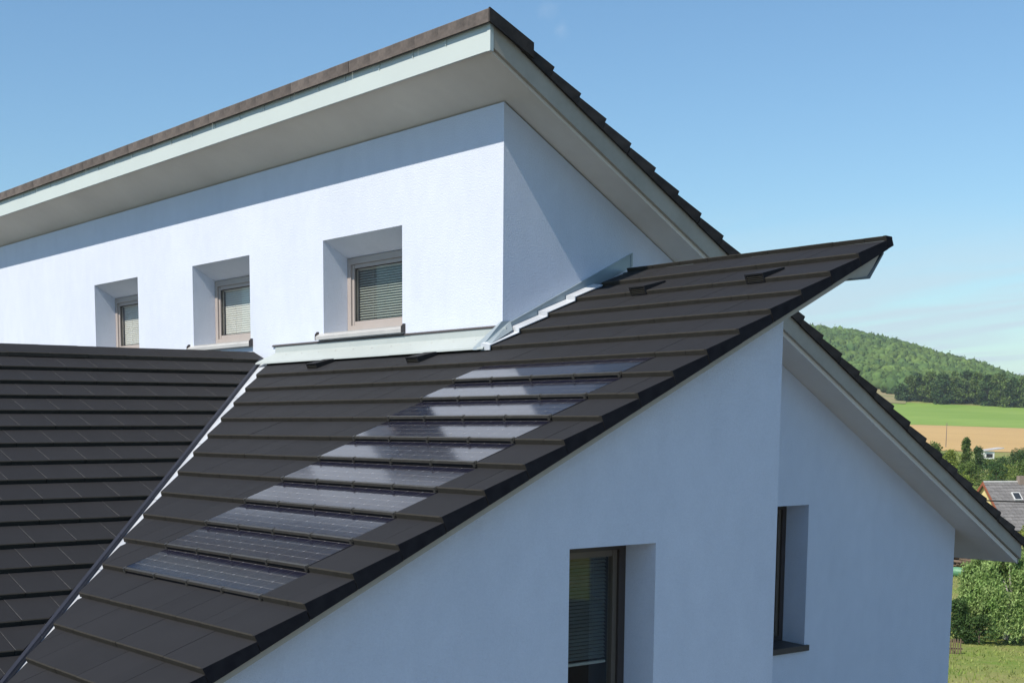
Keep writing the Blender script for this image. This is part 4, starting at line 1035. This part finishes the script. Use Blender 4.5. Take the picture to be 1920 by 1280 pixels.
# weeping birch: hanging strands of small leaves
def birch(base, h, w, seed):
    t = root('weeping_birch', 'big pale green birch with drooping branches below the eave at right', 'tree', base)
    rs = np.random.default_rng(seed); P = []; 
    cl = [(rs.uniform(0, 1)**.6, rs.uniform(0, 2*math.pi), rs.uniform(-.10, .10)) for _ in range(95)]
    for s in range(1500):
        u, a, dzc = cl[s % len(cl)]; u = min(1, max(.02, u+rs.normal()*.035)); a += rs.normal()*.10
        z = h*((1-.60*u**1.7)+dzc*.7)*rs.uniform(.95, 1.02); rad = w*.5*(u**.62)*(.92+dzc)
        x, y = math.cos(a)*rad, math.sin(a)*rad
        ln_ = min(z-.12*h*rs.uniform(.2, 1), h*rs.uniform(.12, .36)*(.5+u)); m = int(9+max(ln_, .1)*34)
        tt = rs.uniform(0, 1, m); ox = math.cos(a)*.10*tt*ln_; oy = math.sin(a)*.10*tt*ln_
        sp_ = .03+.07*np.sqrt(np.clip(1-tt, 0, 1))
        P.append(np.stack([x+ox+rs.normal(size=m)*sp_, y+oy+rs.normal(size=m)*sp_, z-tt*ln_+rs.normal(size=m)*.03], -1))
    P = np.concatenate(P)+np.array(base); v, f = quads(P, .080, 1.6, hang=1.4)
    newobj('crown', fastmesh('crown', v, f), t, [M_leafW])
    trunk_mb(base, h*.9, .11, 6, w*.28, seed).build('trunk', [M_bark2], t)
pb1 = C0+G*63.5+L_*3.45; birch(Vector((pb1.x, pb1.y, float(tz(63.5, 3.5)))), 3.85, 4.5, 5)
p = C0+G*62+L_*1.45; make_tree('dark_shrub', 'dark glossy shrub at the left foot of the birch', 'shrub', Vector((p.x, p.y, float(tz(62, 1.4)))), 1.7, 1.5, .075, 3200, M_leafC, 101, lobes=16, low=.02, trunk_r=.04)
p = C0+G*61.5+L_*2.35; make_tree('dark_shrub', 'low dark shrub under the hanging branches of the birch', 'shrub', Vector((p.x, p.y, float(tz(61.5, 2.3)))), 1.1, 1.5, .07, 2200, M_leafC, 102, lobes=14, low=.02, trunk_r=.04)

# green barrel lying on the ground, wood pile, fence
p = wp(97, 2.15, .30); ang = r_
M_barrel = mat('green_plastic', (.10, .24, .13), .5, .4, noise=[(3, 0, 1, (1, 1, 1))], col2=(.13, .32, .17))
bt = root('barrel', 'green barrel with pale end lying on the grass behind the birch', 'barrel', p)
b = MB(); dirv = (L_*.95-G*.3).normalized(); u1 = Vector((0, 0, 1)); w1 = dirv.cross(u1)
for (t, r) in ((-.42, .24), (-.40, .29), (-.2, .30), (0, .315), (.2, .30), (.40, .29), (.42, .24)):
    for k in range(14):
        q = p+dirv*t+(u1*math.cos(k*math.pi/7)+w1*math.sin(k*math.pi/7))*r; b.v.append(tuple(q))
for s_ in range(6):
    for k in range(14): b.f.append((s_*14+k, s_*14+(k+1) % 14, (s_+1)*14+(k+1) % 14, (s_+1)*14+k)); b.m.append(0)
b.f.append(tuple(range(13, -1, -1))); b.m.append(0); b.build('drum', M_barrel, bt)
b = MB()
for t in (.42, .45):
    for k in range(14): b.v.append(tuple(p+dirv*t+(u1*math.cos(k*math.pi/7)+w1*math.sin(k*math.pi/7))*.235))
for k in range(14): b.f.append((k, (k+1) % 14, 14+(k+1) % 14, 14+k)); b.m.append(0)
b.f.append(tuple(range(14, 28))); b.m.append(0); b.build('lid', M_white, bt)
# wood pile: logs
wpos = wp(108, 2.9); M_log = mat('old_wood', (.20, .145, .10), .95, .1, noise=[(3, 0, 1, (1, 1, 1))], col2=(.10, .075, .055))
wt = root('wood_pile', 'heap of brown logs and branches on the ground just below the eave', 'wood pile', wpos)
lb = MB()
for k in range(8): lb.v.append((-.9, math.cos(k*math.pi/4)*.10, math.sin(k*math.pi/4)*.10))
for k in range(8): lb.v.append((.9, math.cos(k*math.pi/4)*.085, math.sin(k*math.pi/4)*.085))
for k in range(8): lb.f.append((k, (k+1) % 8, 8+(k+1) % 8, 8+k)); lb.m.append(0)
lb.f += [tuple(range(7, -1, -1)), tuple(range(8, 16))]; lb.m += [0, 0]; lme = lb.mesh('log'); lme.materials.append(M_log)
for k in range(58):
    o = bpy.data.objects.new('log', lme); COL.objects.link(o); layer = k//14
    o.location = (wpos.x+L_.x*random.uniform(-2.3, 2.3)+G.x*random.uniform(-1.0, 1.8), wpos.y+L_.y*random.uniform(-2.3, 2.3)+G.y*random.uniform(-1., 1.8), wpos.z+.12+layer*.16)
    o.rotation_euler = (random.uniform(-.2, .2), random.uniform(-.25, .25), random.uniform(-.6, 1.2)); o.scale = (random.uniform(.4, 1), random.uniform(.6, 1.3), random.uniform(.6, 1.3)); attach(o, wt)
# picket fence
fp = wp(58, 1.0); ft = root('garden_fence', 'short brown picket fence at the corner of the house on the lawn', 'fence', fp)
pk = MB(); pk.prism([(-.025, -.1), (.025, -.1), (.025, .55), (0, .60), (-.025, .55)], -.01, .01, 'x'); pkm = pk.mesh('picket'); pkm.materials.append(M_log)
for k in range(11):
    o = bpy.data.objects.new('picket', pkm); COL.objects.link(o); q = wp(58+k*.02, .62+k*.095); o.location = q; o.rotation_euler = (random.uniform(-.05, .05), 0, math.atan2(L_.y, L_.x)+math.pi/2); attach(o, ft)
for dz in (.15, .42):
    b = MB(); q0, q1 = wp(58.04, .55), wp(58.24, 1.65)
    b.hexa([(q.x+G.x*e_, q.y+G.y*e_, q.z+dz+zz) for zz in (0, .05) for (q, e_) in ((q0, .01), (q1, .01), (q1, .04), (q0, .04))]); b.build('rail', M_log, ft)

# grass tufts on the lawn below the birch and on the slope beyond
n = 26000; Dg_ = 40+rng.uniform(0, 1, n)**.8*80; Lg_ = rng.uniform(-2.0, 8.0, n)*(.5+Dg_/90)
P = np.stack([CX+G.x*Dg_+L_.x*Lg_, CY+G.y*Dg_+L_.y*Lg_, tz(Dg_, Lg_)-.03], -1)
ang_ = rng.uniform(0, 6.28, n); hh = rng.uniform(.05, .17, n)*(1+.6*np.sin(P[:, 0]*.9)*np.cos(P[:, 1]*.7)); ww = rng.uniform(.012, .035, n)
dx = np.stack([np.cos(ang_)*ww, np.sin(ang_)*ww, np.zeros(n)], -1); tipo = np.stack([rng.normal(size=n)*.05, rng.normal(size=n)*.05, hh], -1)
v = np.stack([P-dx, P+dx, P+tipo], 1).reshape(-1, 3); f = np.arange(3*n).reshape(n, 3)
M_grass = leafmat('grass_blades', (.17, .30, .04), (.38, .34, .13), .22, .7, 1.3)
gr = newobj('grass', fastmesh('grass', v, f), None, [M_grass]); gr['kind'] = 'stuff'; gr['label'] = 'rough green and straw-coloured grass below the birch'; gr['category'] = 'grass'

# ------------------------------------------------------------------ summer haze in the valley air
hb = MB(); R_ = 3600; cxh, cyh = (C0+G*700).x, (C0+G*700).y
hb.box(cxh-R_, cxh+R_, cyh-R_, cyh+R_, -60, 130)
M_haze = bpy.data.materials.new('haze_air'); M_haze.use_nodes = True; hn = M_haze.node_tree; hn.nodes.clear()
ho = nd(hn, 'ShaderNodeOutputMaterial'); hv = nd(hn, 'ShaderNodeVolumePrincipled'); hv.inputs['Density'].default_value = .00011; hv.inputs['Color'].default_value = (.80, .90, 1, 1); hv.inputs['Anisotropy'].default_value = 0
hn.links.new(hv.outputs[0], ho.inputs['Volume'])
hz_ = hb.build('haze', M_haze, None); hz_['kind'] = 'stuff'; hz_['label'] = 'pale summer haze in the air of the valley'
